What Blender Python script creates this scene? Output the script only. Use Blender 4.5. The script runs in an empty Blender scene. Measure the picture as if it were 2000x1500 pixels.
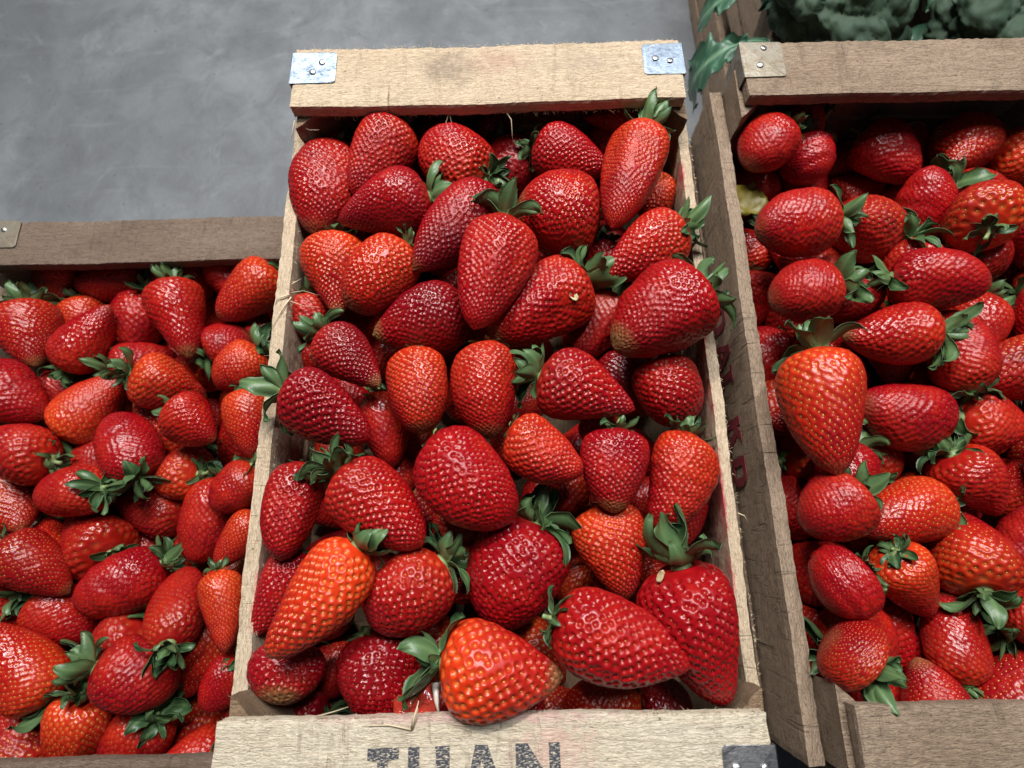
import bpy, bmesh, math, random
import numpy as np
from mathutils import Vector, Matrix, Euler

SC = bpy.context.scene
COL = SC.collection
RND = random.Random(11)

# ------------------------------------------------------------------ camera, light, exposure
cam = bpy.data.cameras.new('camera')
camo = bpy.data.objects.new('camera', cam)
COL.objects.link(camo)
camo.location = (0.01798, 0.07954, 0.35318)
camo.rotation_euler = (0.29948, 0.01355, -0.01695)
cam.sensor_width = 36.0
cam.lens = 36.0 * 1127 / 2000
cam.clip_start = 0.01
cam.clip_end = 50
cam.dof.use_dof = True
cam.dof.focus_distance = 0.385
cam.dof.aperture_fstop = 8.0
SC.camera = camo

world = bpy.data.worlds.new('World')
SC.world = world
world.use_nodes = True
bgn = world.node_tree.nodes['Background']
bgn.inputs['Color'].default_value = (0.72, 0.82, 1.0, 1)
bgn.inputs['Strength'].default_value = 0.05

def area(name, loc, target, sx, sy, power, color):
    l = bpy.data.lights.new(name, 'AREA')
    l.shape = 'RECTANGLE'; l.size = sx; l.size_y = sy
    l.energy = power; l.color = color
    o = bpy.data.objects.new(name, l); COL.objects.link(o)
    o.location = loc
    d = Vector(target) - Vector(loc)
    o.rotation_euler = d.to_track_quat('-Z', 'Y').to_euler()
    return o
area('hall_lamp', (-0.25, 1.15, 1.7), (0, 0.2, 0), 0.9, 0.07, 49, (1.0, 0.97, 0.93))
area('hall_lamp', (0.5, 0.85, 1.75), (0, 0.2, 0), 0.07, 0.9, 30, (0.93, 0.97, 1.0))
area('roof_window', (-0.55, 2.0, 1.9), (0, 0.2, 0), 0.55, 0.55, 15, (0.84, 0.92, 1.0))

SC.view_settings.view_transform = 'Standard'
SC.view_settings.look = 'None'
SC.view_settings.exposure = 0.0
SC.view_settings.gamma = 1.0
SC.view_settings.use_curve_mapping = False
SC.cycles.max_bounces = 6
SC.cycles.diffuse_bounces = 2

CENTRE = [
[1,-0.1299,0.4103,-0.0399,-0.1376,0.3266,-0.0399,0.023,"b",0.12,0.45,0.35,1,"wrinkled dark red strawberry against the left board at the pale crate's far left corner"],
[2,-0.0732,0.4177,-0.0287,-0.1054,0.3536,-0.0287,0.0247,"w",0.2,0.15,0,2,"upright red strawberry by the back plank's left end, green cap on its right shoulder"],
[3,-0.0017,0.3706,-0.0333,-0.0529,0.4056,-0.0333,0.0249,"b",0.2,0.05,0,2,"light red blunt strawberry under the back plank, right of the upright one"],
[4,-0.0458,0.3463,-0.0239,-0.114,0.3271,-0.0239,0.026,"c",0.0,0.65,0,3,"dark crimson strawberry on its side, curled green cap facing right, near the far left corner"],
[5,-0.1215,0.3254,-0.0424,-0.1146,0.2574,-0.0424,0.0243,"c",0.38,0.05,0.5,1,"orange shouldered strawberry by the left board, brownish tip down, under the dark crimson one"],
[6,0.0041,0.345,-0.0157,-0.0546,0.28,-0.0157,0.0221,"c",0.0,0.7,0.3,1,"dark red strawberry, tip down left, tucked behind the long glossy one on top"],
[7,-0.0611,0.304,-0.024,-0.1008,0.2553,-0.024,0.0227,"b",0.32,0.05,0.35,1,"orange red strawberry with yellowish tip, right beside the orange shouldered one at the left"],
[8,0.0118,0.3081,0.0029,-0.0098,0.2275,-0.0011,0.0254,"l",0.12,0.35,0,3,"long glossy strawberry lying on top of the heap with pale hairy stalk end"],
[9,0.0819,0.3296,-0.0342,0.0195,0.3353,-0.0281,0.0286,"b",0.15,0.2,0.4,0,"round strawberry with pale yellow seedy end, right of the long glossy one's stalk"],
[10,0.0366,0.3977,-0.0323,0.097,0.3709,-0.0323,0.0211,"c",0.0,0.3,0.05,2,"smooth red strawberry under the back plank, green cap left and tip pointing right"],
[11,0.1209,0.3932,-0.0126,0.089,0.3086,-0.0126,0.0247,"l",0.35,0.1,0,3,"long strawberry with orange shoulder and large green cap under the back plank's right end"],
[12,0.1469,0.3856,-0.062,0.1247,0.3514,-0.062,0.0192,"b",0.7,0,0,0,"unripe orange and yellow strawberry in shade behind the long one at the top right"],
[13,0.1411,0.3124,-0.02,0.0808,0.2733,-0.02,0.0216,"c",0.2,0.1,0.1,3,"light red strawberry, tip left, its green cap resting on the pale crate's right board"],
[14,-0.016,0.2563,-0.033,-0.0851,0.2377,-0.033,0.0264,"c",0.05,0.6,0.55,0,"deep red pitted strawberry lying sideways, brown tip left, below the long glossy one"],
[15,0.0688,0.2773,-0.0294,-0.001,0.2324,-0.0294,0.0278,"w",0.2,0.25,0.4,3,"wide red strawberry with a scrap of beige leaf stuck on it"],
[16,0.1446,0.2534,-0.0096,0.0839,0.2145,-0.0096,0.0299,"w",0.05,0.4,0.6,3,"large wrinkled strawberry, dark seedy tip, green cap hanging over the pale crate's right board"],
[17,-0.1148,0.2334,-0.016,-0.0737,0.1937,-0.016,0.0199,"c",0.05,0.6,0.5,2,"dark strawberry with brown tip and a long green cap leaf, by the left board"],
[18,-0.053,0.2215,-0.022,-0.0459,0.1619,-0.022,0.0233,"b",0.32,0.1,0.4,0,"orange topped strawberry with speckled blunt tip, left of the twin pair in the middle row"],
[19,-0.0005,0.2237,-0.019,0.0001,0.1569,-0.019,0.0241,"b",0.22,0.2,0.45,0,"blunt red strawberry, tip down, mid crate between the orange topped and the spiky capped one"],
[20,0.0337,0.1973,-0.012,0.0947,0.1732,-0.012,0.0239,"c",0.08,0.35,0,3,"glossy crimson strawberry, spiky green cap left, tip right, in mid crate"],
[21,0.12,0.2161,-0.04,0.1333,0.168,-0.04,0.0232,"b",0.15,0.45,0.15,0,"dull red strawberry with dark bruise by its tip, below the large wrinkled one"],
[22,-0.1329,0.189,-0.008,-0.0765,0.1561,-0.008,0.0259,"w",0.0,0.5,0,3,"big crimson strawberry with broad green cap lying over the left board"],
[23,0.0145,0.1608,-0.0027,0.0575,0.1309,-0.0027,0.0204,"b",0.28,0.05,0,0,"bright red rounded strawberry without visible cap, just below the spiky capped crimson one"],
[24,-0.0337,0.155,-0.0018,0.0136,0.1025,-0.0018,0.0257,"b",0.0,0.3,0,0,"large smooth red strawberry slanting down right with thick blunt end, centre of the lower half"],
[25,0.0823,0.1601,-0.0133,0.0764,0.1077,-0.0133,0.0217,"w",0.0,0.35,0.55,1,"strawberry with grey brown tip resting on an orange one, right of the bright rounded one"],
[26,0.1303,0.1585,-0.026,0.1058,0.0961,-0.026,0.021,"l",0.3,0.15,0,2,"bumpy red and orange strawberry against the right board with curled green cap at its top"],
[27,-0.1235,0.1438,-0.0214,-0.1315,0.083,-0.0214,0.0183,"b",0.1,0.25,0.1,0,"rough red strawberry pressed against the left board, below the big crimson one"],
[28,-0.0924,0.1339,-0.004,-0.0402,0.0902,-0.004,0.0234,"w",0.1,0.3,0.1,3,"heart shaped crimson strawberry with spread green cap at its upper left, below the big crimson"],
[29,-0.0775,0.0898,-0.0001,-0.1252,0.0306,-0.0001,0.0221,"l",0.6,0.0,0.3,3,"long bright orange red strawberry with yellow seeds and tip at lower left of the crate"],
[30,-0.0301,0.0813,-0.0215,-0.0727,0.0436,-0.0215,0.0245,"b",0.2,0.35,0.1,2,"squat strawberry with dark shoulder and lighter end, right of the long bright orange red one"],
[31,0.0281,0.1026,-0.0323,0.001,0.0399,-0.0323,0.0302,"b",0.0,0.35,0,3,"very large creased crimson strawberry with mesh like pits at lower centre"],
[32,0.0744,0.1152,-0.0365,0.0852,0.0561,-0.0365,0.0235,"w",0.38,0.15,0.15,0,"orange strawberry with a dark bruise, lying under the one with grey brown tip"],
[33,0.1146,0.0758,-0.0121,0.1344,-0.0023,-0.0224,0.0296,"l",0.0,0.3,0,5,"biggest dark red strawberry, upright curled green cap, in the crate's front right corner"],
[34,0.0372,0.0484,0.0042,0.1105,0.0233,0.0042,0.0222,"c",0.05,0.15,0.05,1,"large pointed red strawberry lying across the bottom right with its tip on the biggest one"],
[35,-0.0271,0.0267,-0.0037,0.0407,0.0179,-0.0037,0.0242,"c",0.6,0,0.6,3,"bright orange strawberry with large yellow seeds, cap left, at the front plank"],
[36,-0.0807,0.0387,-0.0419,-0.0603,-0.0121,-0.0481,0.0257,"b",0.0,0.5,0,0,"overripe dark red strawberry with split open flesh at its lower right, near the front plank"],
[37,-0.1253,0.0284,-0.046,-0.1261,0.0033,-0.026,0.0214,"b",0.0,0.5,0.5,2,"dull dark strawberry with yellowish seeds at its end, in the front left corner"],
[38,-0.1263,0.0894,-0.0425,-0.155,0.0361,-0.0425,0.0159,"l",0.0,0.35,0.25,0,"slim red strawberry squeezed between the left board and the long bright orange red one"],
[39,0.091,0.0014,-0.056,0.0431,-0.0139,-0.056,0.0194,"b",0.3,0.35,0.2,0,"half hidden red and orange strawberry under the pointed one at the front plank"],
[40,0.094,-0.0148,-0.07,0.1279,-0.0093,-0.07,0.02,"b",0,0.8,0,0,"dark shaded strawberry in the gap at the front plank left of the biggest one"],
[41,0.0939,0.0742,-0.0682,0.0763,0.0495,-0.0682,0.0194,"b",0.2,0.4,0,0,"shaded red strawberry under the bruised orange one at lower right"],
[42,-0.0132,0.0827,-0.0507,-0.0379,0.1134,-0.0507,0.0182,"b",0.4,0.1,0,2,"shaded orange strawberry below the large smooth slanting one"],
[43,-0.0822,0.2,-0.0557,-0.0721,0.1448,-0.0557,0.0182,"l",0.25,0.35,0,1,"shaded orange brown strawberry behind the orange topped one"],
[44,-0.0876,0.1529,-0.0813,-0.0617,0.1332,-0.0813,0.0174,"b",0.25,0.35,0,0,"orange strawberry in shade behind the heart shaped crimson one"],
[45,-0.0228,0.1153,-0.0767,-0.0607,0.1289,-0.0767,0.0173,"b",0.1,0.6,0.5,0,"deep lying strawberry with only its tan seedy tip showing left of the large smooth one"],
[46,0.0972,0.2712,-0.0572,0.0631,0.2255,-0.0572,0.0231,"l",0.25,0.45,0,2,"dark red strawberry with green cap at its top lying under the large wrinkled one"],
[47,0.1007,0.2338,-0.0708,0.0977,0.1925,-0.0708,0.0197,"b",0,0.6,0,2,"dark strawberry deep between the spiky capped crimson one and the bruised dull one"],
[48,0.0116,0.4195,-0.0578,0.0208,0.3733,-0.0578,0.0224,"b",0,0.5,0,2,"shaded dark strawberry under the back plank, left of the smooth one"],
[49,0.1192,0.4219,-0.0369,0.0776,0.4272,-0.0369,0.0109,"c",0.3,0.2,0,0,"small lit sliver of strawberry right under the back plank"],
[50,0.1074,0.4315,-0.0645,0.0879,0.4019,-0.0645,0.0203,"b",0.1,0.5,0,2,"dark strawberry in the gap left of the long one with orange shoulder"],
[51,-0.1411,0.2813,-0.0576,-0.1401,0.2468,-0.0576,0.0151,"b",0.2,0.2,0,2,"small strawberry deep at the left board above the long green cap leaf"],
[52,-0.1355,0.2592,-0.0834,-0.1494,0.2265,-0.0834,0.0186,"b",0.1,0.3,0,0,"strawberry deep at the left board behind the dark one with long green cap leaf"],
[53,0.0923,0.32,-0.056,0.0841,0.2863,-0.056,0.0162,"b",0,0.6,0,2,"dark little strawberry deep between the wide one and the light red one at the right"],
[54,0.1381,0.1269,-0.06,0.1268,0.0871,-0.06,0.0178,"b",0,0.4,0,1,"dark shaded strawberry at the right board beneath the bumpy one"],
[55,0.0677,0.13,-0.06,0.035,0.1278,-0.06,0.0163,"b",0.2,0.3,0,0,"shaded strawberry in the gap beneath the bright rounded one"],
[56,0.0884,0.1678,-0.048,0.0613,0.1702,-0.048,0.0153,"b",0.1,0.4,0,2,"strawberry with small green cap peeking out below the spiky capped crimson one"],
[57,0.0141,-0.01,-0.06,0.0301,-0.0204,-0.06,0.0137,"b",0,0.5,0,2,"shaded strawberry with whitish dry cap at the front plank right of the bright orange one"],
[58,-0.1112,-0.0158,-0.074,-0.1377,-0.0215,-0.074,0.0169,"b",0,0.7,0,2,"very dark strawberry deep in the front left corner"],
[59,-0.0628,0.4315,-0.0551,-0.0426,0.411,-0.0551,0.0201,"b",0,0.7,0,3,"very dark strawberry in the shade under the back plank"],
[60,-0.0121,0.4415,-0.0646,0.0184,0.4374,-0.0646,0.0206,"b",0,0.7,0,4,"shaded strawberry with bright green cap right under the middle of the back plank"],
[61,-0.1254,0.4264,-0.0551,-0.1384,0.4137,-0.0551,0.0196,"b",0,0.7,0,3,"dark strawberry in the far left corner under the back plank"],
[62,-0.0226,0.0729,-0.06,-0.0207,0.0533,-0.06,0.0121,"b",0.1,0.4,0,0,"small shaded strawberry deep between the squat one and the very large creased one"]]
FILL = [
[[-0.0958,0.0158,-0.1013,-0.1436,-0.001,-0.1033,0.0189,"b"],"dark strawberry deep between the dull corner one and the split one"],
[[-0.0514,-0.036,-0.1045,-0.0298,0.0075,-0.0962,0.0195,"b"],"dark strawberry deep between the split one and the bright orange one"],
[[0.0245,-0.0228,-0.1054,0.077,-0.0217,-0.0998,0.018,"c"],"dark strawberry deep between the pointed one and the bright orange one"],
[[-0.1413,0.0436,-0.1138,-0.1,0.0452,-0.0793,0.0195,"c"],"dark strawberry deep between the long bright one and the slim one"],
[[-0.0352,0.0212,-0.1045,-0.0866,0.0375,-0.0982,0.0191,"l"],"dark strawberry deep between the split one and the squat one"],
[[-0.0204,0.0074,-0.0958,0.0,0.054,-0.1112,0.02,"c"],"dark strawberry deep between the bright orange one and the creased one"],
[[0.0119,0.0321,-0.0975,0.0486,-0.0039,-0.1087,0.0199,"c"],"dark strawberry deep between the bright orange one and the pointed one"],
[[-0.0978,0.0871,-0.1051,-0.1457,0.0868,-0.0976,0.0192,"w"],"dark strawberry deep between the rough one and the slim one"],
[[-0.0742,0.0855,-0.1027,-0.0926,0.0409,-0.0967,0.021,"c"],"dark strawberry deep between the long bright one and the squat one"],
[[-0.0208,0.0886,-0.1036,-0.0553,0.0471,-0.0964,0.0205,"c"],"dark strawberry deep between the squat one and the heart shaped one"],
[[0.0727,0.0594,-0.0903,0.0377,0.0883,-0.1081,0.0208,"b"],"dark strawberry deep between the bruised orange one and the creased one"],
[[0.0905,0.0891,-0.1076,0.127,0.0622,-0.0899,0.0204,"w"],"dark strawberry deep between the bruised orange one and the biggest one"],
[[-0.0959,0.1267,-0.1014,-0.1467,0.114,-0.1069,0.018,"c"],"dark strawberry deep between the rough one and the big crimson one"],
[[-0.0541,0.0952,-0.0951,-0.0887,0.1253,-0.1068,0.0198,"b"],"dark strawberry deep between the heart shaped one and the squat one"],
[[0.0308,0.0985,-0.1044,0.0392,0.1519,-0.0964,0.0195,"b"],"dark strawberry deep between the bright rounded one and the large slanting one"],
[[0.0552,0.1116,-0.107,0.0979,0.1055,-0.0927,0.0196,"c"],"dark strawberry deep between the bruised orange one and the grey tipped one"],
[[0.0951,0.1193,-0.1054,0.1445,0.1271,-0.0927,0.0202,"b"],"dark strawberry deep between the bumpy one and the grey tipped one"],
[[-0.121,0.1767,-0.0908,-0.1374,0.1343,-0.1139,0.02,"w"],"dark strawberry deep between the big crimson one and the rough one"],
[[-0.0449,0.1745,-0.103,-0.0927,0.16,-0.102,0.0188,"c"],"dark strawberry deep between the orange topped one and the big crimson one"],
[[-0.0044,0.1668,-0.0994,0.0446,0.1632,-0.1082,0.0188,"c"],"dark strawberry deep between the bright rounded one and the blunt middle one"],
[[0.0875,0.1779,-0.1052,0.0489,0.1524,-0.0964,0.019,"b"],"dark strawberry deep between the spiky capped one and the grey tipped one"],
[[0.0955,0.1696,-0.098,0.1337,0.1479,-0.1105,0.0186,"l"],"dark strawberry deep between the bumpy one and the bruised dull one"],
[[-0.1029,0.2172,-0.0889,-0.1412,0.1888,-0.1089,0.0208,"b"],"dark strawberry deep between the long cap leaf and the big crimson one"],
[[-0.0121,0.1938,-0.0928,-0.0506,0.2301,-0.1091,0.0191,"b"],"dark strawberry deep between the orange topped one and the blunt middle one"],
[[0.0405,0.2117,-0.1056,-0.0031,0.1937,-0.0965,0.0187,"b"],"dark strawberry deep between the blunt middle one and the spiky capped one"],
[[0.1296,0.2032,-0.0995,0.0898,0.222,-0.1097,0.0182,"c"],"dark strawberry deep between the large wrinkled one and the bruised dull one"],
[[-0.0696,0.2543,-0.1029,-0.1187,0.2308,-0.0966,0.0208,"c"],"dark strawberry deep between the long cap leaf and the yellowish tipped one"],
[[-0.0639,0.2856,-0.1047,-0.0379,0.2399,-0.0985,0.0186,"b"],"dark strawberry deep between the deep pitted one and the yellowish tipped one"],
[[0.0045,0.2789,-0.1122,-0.0316,0.2626,-0.0839,0.0193,"l"],"dark strawberry deep between the long glossy one and the tucked dark one"],
[[0.0372,0.2311,-0.1021,0.0199,0.2797,-0.0998,0.0197,"b"],"dark strawberry deep between the leaf scrap one and the long glossy one"],
[[0.0796,0.2279,-0.1102,0.069,0.2782,-0.089,0.0184,"b"],"dark strawberry deep between the leaf scrap one and the large wrinkled one"],
[[0.1003,0.2724,-0.0976,0.1277,0.2309,-0.1069,0.0187,"b"],"dark strawberry deep between the large wrinkled one and the light red one"],
[[-0.1258,0.2547,-0.0943,-0.1025,0.3029,-0.1106,0.0209,"w"],"dark strawberry deep between the orange shouldered one and the yellowish tipped one"],
[[-0.0177,0.3125,-0.1008,-0.059,0.2959,-0.108,0.0182,"w"],"dark strawberry deep between the tucked dark one and the yellowish tipped one"],
[[0.0829,0.2808,-0.101,0.1125,0.324,-0.1024,0.0195,"b"],"dark strawberry deep between the light red one and the long orange shouldered"],
[[-0.0757,0.3194,-0.0872,-0.0912,0.3682,-0.11,0.0207,"b"],"dark strawberry deep between the dark crimson one and the upright one"],
[[-0.0587,0.339,-0.1117,-0.014,0.3452,-0.0845,0.0196,"c"],"dark strawberry deep between the tucked dark one and the dark crimson one"],
[[0.0538,0.3264,-0.0997,0.0416,0.3718,-0.1084,0.0185,"l"],"dark strawberry deep between the pale ended one and the smooth one"],
[[0.092,0.3558,-0.1155,0.1149,0.3343,-0.0781,0.0196,"w"],"dark strawberry deep between the long orange shouldered and the light red one"],
[[-0.1071,0.3582,-0.1006,-0.1427,0.3899,-0.1009,0.0207,"c"],"dark strawberry deep between the wrinkled corner one and the upright one"],
[[-0.0496,0.413,-0.0933,-0.0693,0.3639,-0.1104,0.0181,"b"],"dark strawberry deep between the upright one and the blunt one"],
[[-0.0009,0.3989,-0.1003,0.0455,0.3848,-0.1067,0.019,"w"],"dark strawberry deep between the smooth one and the blunt one"],
[[0.1129,0.4112,-0.1052,0.0855,0.3649,-0.0984,0.0187,"c"],"dark strawberry deep between the smooth one and the long orange shouldered"],
[[-0.0575,0.4239,-0.0956,-0.1065,0.4377,-0.1083,0.0186,"b"],"dark strawberry deep between the upright one and the wrinkled corner one"]]
LEFT = [
[[-0.2078,0.3485,-0.1415,-0.261,0.3033,-0.1415,0.0253,"l"],"long dull red strawberry just under the grey back plank of the lower left crate"],
[[-0.2756,0.2745,-0.1628,-0.2388,0.2947,-0.1628,0.0226,"b"],"small dark strawberry below the long dull one in the lower left crate"],
[[-0.2166,0.2693,-0.142,-0.253,0.2347,-0.142,0.0214,"b"],"bright strawberry with green cap against the splintered board, in the lower left crate"],
[[-0.223,0.2303,-0.1415,-0.2126,0.1699,-0.1415,0.0217,"w"],"cone shaped strawberry, tip down, halfway along the lower left crate beside the pale board"],
[[-0.2118,0.1631,-0.1445,-0.2426,0.1264,-0.1445,0.0212,"b"],"strawberry below the cone shaped one beside the pale board, in the lower left crate"],
[[-0.2023,0.12,-0.148,-0.2365,0.081,-0.148,0.0168,"l"],"slim strawberry beside the pale board, third from the front in the lower left crate"],
[[-0.2268,0.077,-0.134,-0.2126,0.0161,-0.134,0.0171,"w"],"shiny dark strawberry beside the pale board's pink stain, in the lower left crate"],
[[-0.2071,0.0082,-0.15,-0.2308,-0.0279,-0.15,0.017,"b"],"strawberry nearest the front corner of the pale crate, in the lower left crate"],
[[-0.3084,0.3384,-0.1436,-0.2828,0.2646,-0.1436,0.0242,"w"],"wide strawberry left of the long dull one in the lower left crate"],
[[-0.2884,0.215,-0.142,-0.2478,0.1863,-0.142,0.0249,"c"],"pointed strawberry left of the cone shaped one in the lower left crate"],
[[-0.453,0.3856,-0.1759,-0.4506,0.3315,-0.2001,0.0236,"w"],"red strawberry in the lower left crate, far left of its first row from the back"],
[[-0.3631,0.3737,-0.1788,-0.4318,0.3565,-0.1746,0.0232,"w"],"red strawberry in the lower left crate, left of its first row from the back"],
[[-0.3217,0.3862,-0.1789,-0.3176,0.3175,-0.1757,0.028,"w"],"red strawberry in the lower left crate, right of its first row from the back"],
[[-0.2885,0.3795,-0.1612,-0.2432,0.342,-0.184,0.024,"b"],"red strawberry in the lower left crate, far right of its first row from the back"],
[[-0.4579,0.3249,-0.1568,-0.4326,0.2622,-0.1527,0.027,"w"],"red strawberry in the lower left crate, far left of its second row from the back"],
[[-0.4281,0.3456,-0.1816,-0.4067,0.2862,-0.1949,0.0239,"w"],"red strawberry in the lower left crate, left of its second row from the back"],
[[-0.3552,0.3499,-0.1748,-0.3833,0.2852,-0.2024,0.0256,"b"],"red strawberry in the lower left crate, right of its second row from the back"],
[[-0.199,0.3768,-0.1718,-0.2242,0.3163,-0.1973,0.0281,"b"],"red strawberry in the lower left crate, far right of its second row from the back"],
[[-0.4295,0.2827,-0.1948,-0.4336,0.221,-0.1855,0.0257,"b"],"red strawberry in the lower left crate, far left of its third row from the back"],
[[-0.4128,0.2669,-0.1661,-0.3671,0.3195,-0.1432,0.0262,"c"],"red strawberry in the lower left crate, left of its third row from the back"],
[[-0.3757,0.2659,-0.1721,-0.3248,0.2855,-0.1936,0.0235,"l"],"red strawberry in the lower left crate, right of its third row from the back"],
[[-0.2682,0.281,-0.1914,-0.3316,0.2566,-0.195,0.0277,"l"],"red strawberry in the lower left crate, far right of its third row from the back"],
[[-0.4684,0.2469,-0.1362,-0.4112,0.2124,-0.152,0.0277,"l"],"red strawberry in the lower left crate, far left of its fourth row from the back"],
[[-0.4022,0.1989,-0.1643,-0.3534,0.2534,-0.1595,0.0273,"w"],"red strawberry in the lower left crate, left of its fourth row from the back"],
[[-0.289,0.1948,-0.2046,-0.3461,0.2298,-0.1707,0.026,"l"],"red strawberry in the lower left crate, right of its fourth row from the back"],
[[-0.3295,0.2496,-0.1367,-0.2795,0.235,-0.1765,0.0261,"l"],"red strawberry in the lower left crate, far right of its fourth row from the back"],
[[-0.4646,0.2192,-0.2015,-0.4173,0.164,-0.1802,0.024,"w"],"red strawberry in the lower left crate, far left of its fifth row from the back"],
[[-0.3924,0.1711,-0.1457,-0.4642,0.191,-0.1475,0.0279,"c"],"red strawberry in the lower left crate, left of its fifth row from the back"],
[[-0.3914,0.1658,-0.187,-0.3377,0.2015,-0.1841,0.0253,"w"],"red strawberry in the lower left crate, right of its fifth row from the back"],
[[-0.3153,0.1555,-0.1478,-0.3492,0.2149,-0.153,0.0245,"b"],"red strawberry in the lower left crate, far right of its fifth row from the back"],
[[-0.4649,0.1659,-0.1784,-0.422,0.113,-0.1659,0.026,"l"],"red strawberry in the lower left crate, far left of its sixth row from the back"],
[[-0.3411,0.1469,-0.1447,-0.4067,0.1408,-0.1636,0.0253,"b"],"red strawberry in the lower left crate, left of its sixth row from the back"],
[[-0.2944,0.1227,-0.1943,-0.3633,0.1437,-0.1941,0.0224,"w"],"red strawberry in the lower left crate, right of its sixth row from the back"],
[[-0.2726,0.1615,-0.1728,-0.3303,0.1687,-0.1933,0.0237,"c"],"red strawberry in the lower left crate, far right of its sixth row from the back"],
[[-0.4601,0.0755,-0.1508,-0.427,0.1242,-0.1363,0.0275,"c"],"red strawberry in the lower left crate, far left of its seventh row from the back"],
[[-0.4117,0.0657,-0.179,-0.427,0.1275,-0.2028,0.0252,"w"],"red strawberry in the lower left crate, left of its seventh row from the back"],
[[-0.3423,0.0908,-0.1727,-0.4044,0.1288,-0.2017,0.0276,"w"],"red strawberry in the lower left crate, right of its seventh row from the back"],
[[-0.2513,0.1571,-0.1737,-0.2759,0.0831,-0.1856,0.0246,"b"],"red strawberry in the lower left crate, far right of its seventh row from the back"],
[[-0.4621,0.0612,-0.1616,-0.4222,0.0316,-0.2008,0.0279,"c"],"red strawberry in the lower left crate, far left of its eighth row from the back"],
[[-0.4133,0.1021,-0.1393,-0.3639,0.0609,-0.1611,0.023,"w"],"red strawberry in the lower left crate, left of its eighth row from the back"],
[[-0.2937,0.0852,-0.1707,-0.3553,0.0504,-0.1583,0.0281,"b"],"red strawberry in the lower left crate, right of its eighth row from the back"],
[[-0.2553,0.023,-0.1301,-0.2774,0.0782,-0.183,0.0231,"b"],"red strawberry in the lower left crate, far right of its eighth row from the back"],
[[-0.4635,-0.0033,-0.139,-0.4223,0.0383,-0.1403,0.027,"c"],"red strawberry in the lower left crate, far left of its ninth row from the back"],
[[-0.3689,-0.022,-0.1694,-0.4146,0.038,-0.1438,0.0271,"w"],"red strawberry in the lower left crate, left of its ninth row from the back"],
[[-0.4044,0.0595,-0.1787,-0.3551,0.0256,-0.1917,0.0257,"w"],"red strawberry in the lower left crate, right of its ninth row from the back"],
[[-0.3023,0.0344,-0.1812,-0.3609,-0.0148,-0.1861,0.0282,"w"],"red strawberry in the lower left crate, far right of its ninth row from the back"],
[[-0.4449,-0.0227,-0.1696,-0.4022,0.0326,-0.1971,0.0232,"c"],"red strawberry in the lower left crate, far left of its tenth row from the back"],
[[-0.3117,0.0071,-0.1326,-0.2592,-0.012,-0.1596,0.0264,"b"],"red strawberry in the lower left crate, left of its tenth row from the back"],
[[-0.2432,0.042,-0.1845,-0.2712,-0.0262,-0.1886,0.0234,"l"],"red strawberry in the lower left crate, right of its tenth row from the back"],
[[-0.214,-0.0484,-0.1777,-0.1973,0.0162,-0.2037,0.0251,"b"],"red strawberry in the lower left crate, far right of its tenth row from the back"],
[[-0.4442,-0.0833,-0.1918,-0.4564,-0.0285,-0.1674,0.0272,"w"],"red strawberry in the lower left crate, far left of its eleventh row from the back"],
[[-0.3926,-0.0854,-0.184,-0.4133,-0.0176,-0.1884,0.0253,"c"],"red strawberry in the lower left crate, left of its eleventh row from the back"],
[[-0.3365,-0.0178,-0.159,-0.3559,-0.088,-0.1852,0.0231,"l"],"red strawberry in the lower left crate, right of its eleventh row from the back"],
[[-0.2752,-0.0328,-0.1624,-0.3267,-0.0813,-0.2,0.0253,"b"],"red strawberry in the lower left crate, far right of its eleventh row from the back"],
[[-0.2276,-0.0597,-0.1956,-0.2796,-0.0808,-0.1572,0.0225,"c"],"red strawberry in the lower left crate, only of its twelfth row from the back"]]
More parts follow.
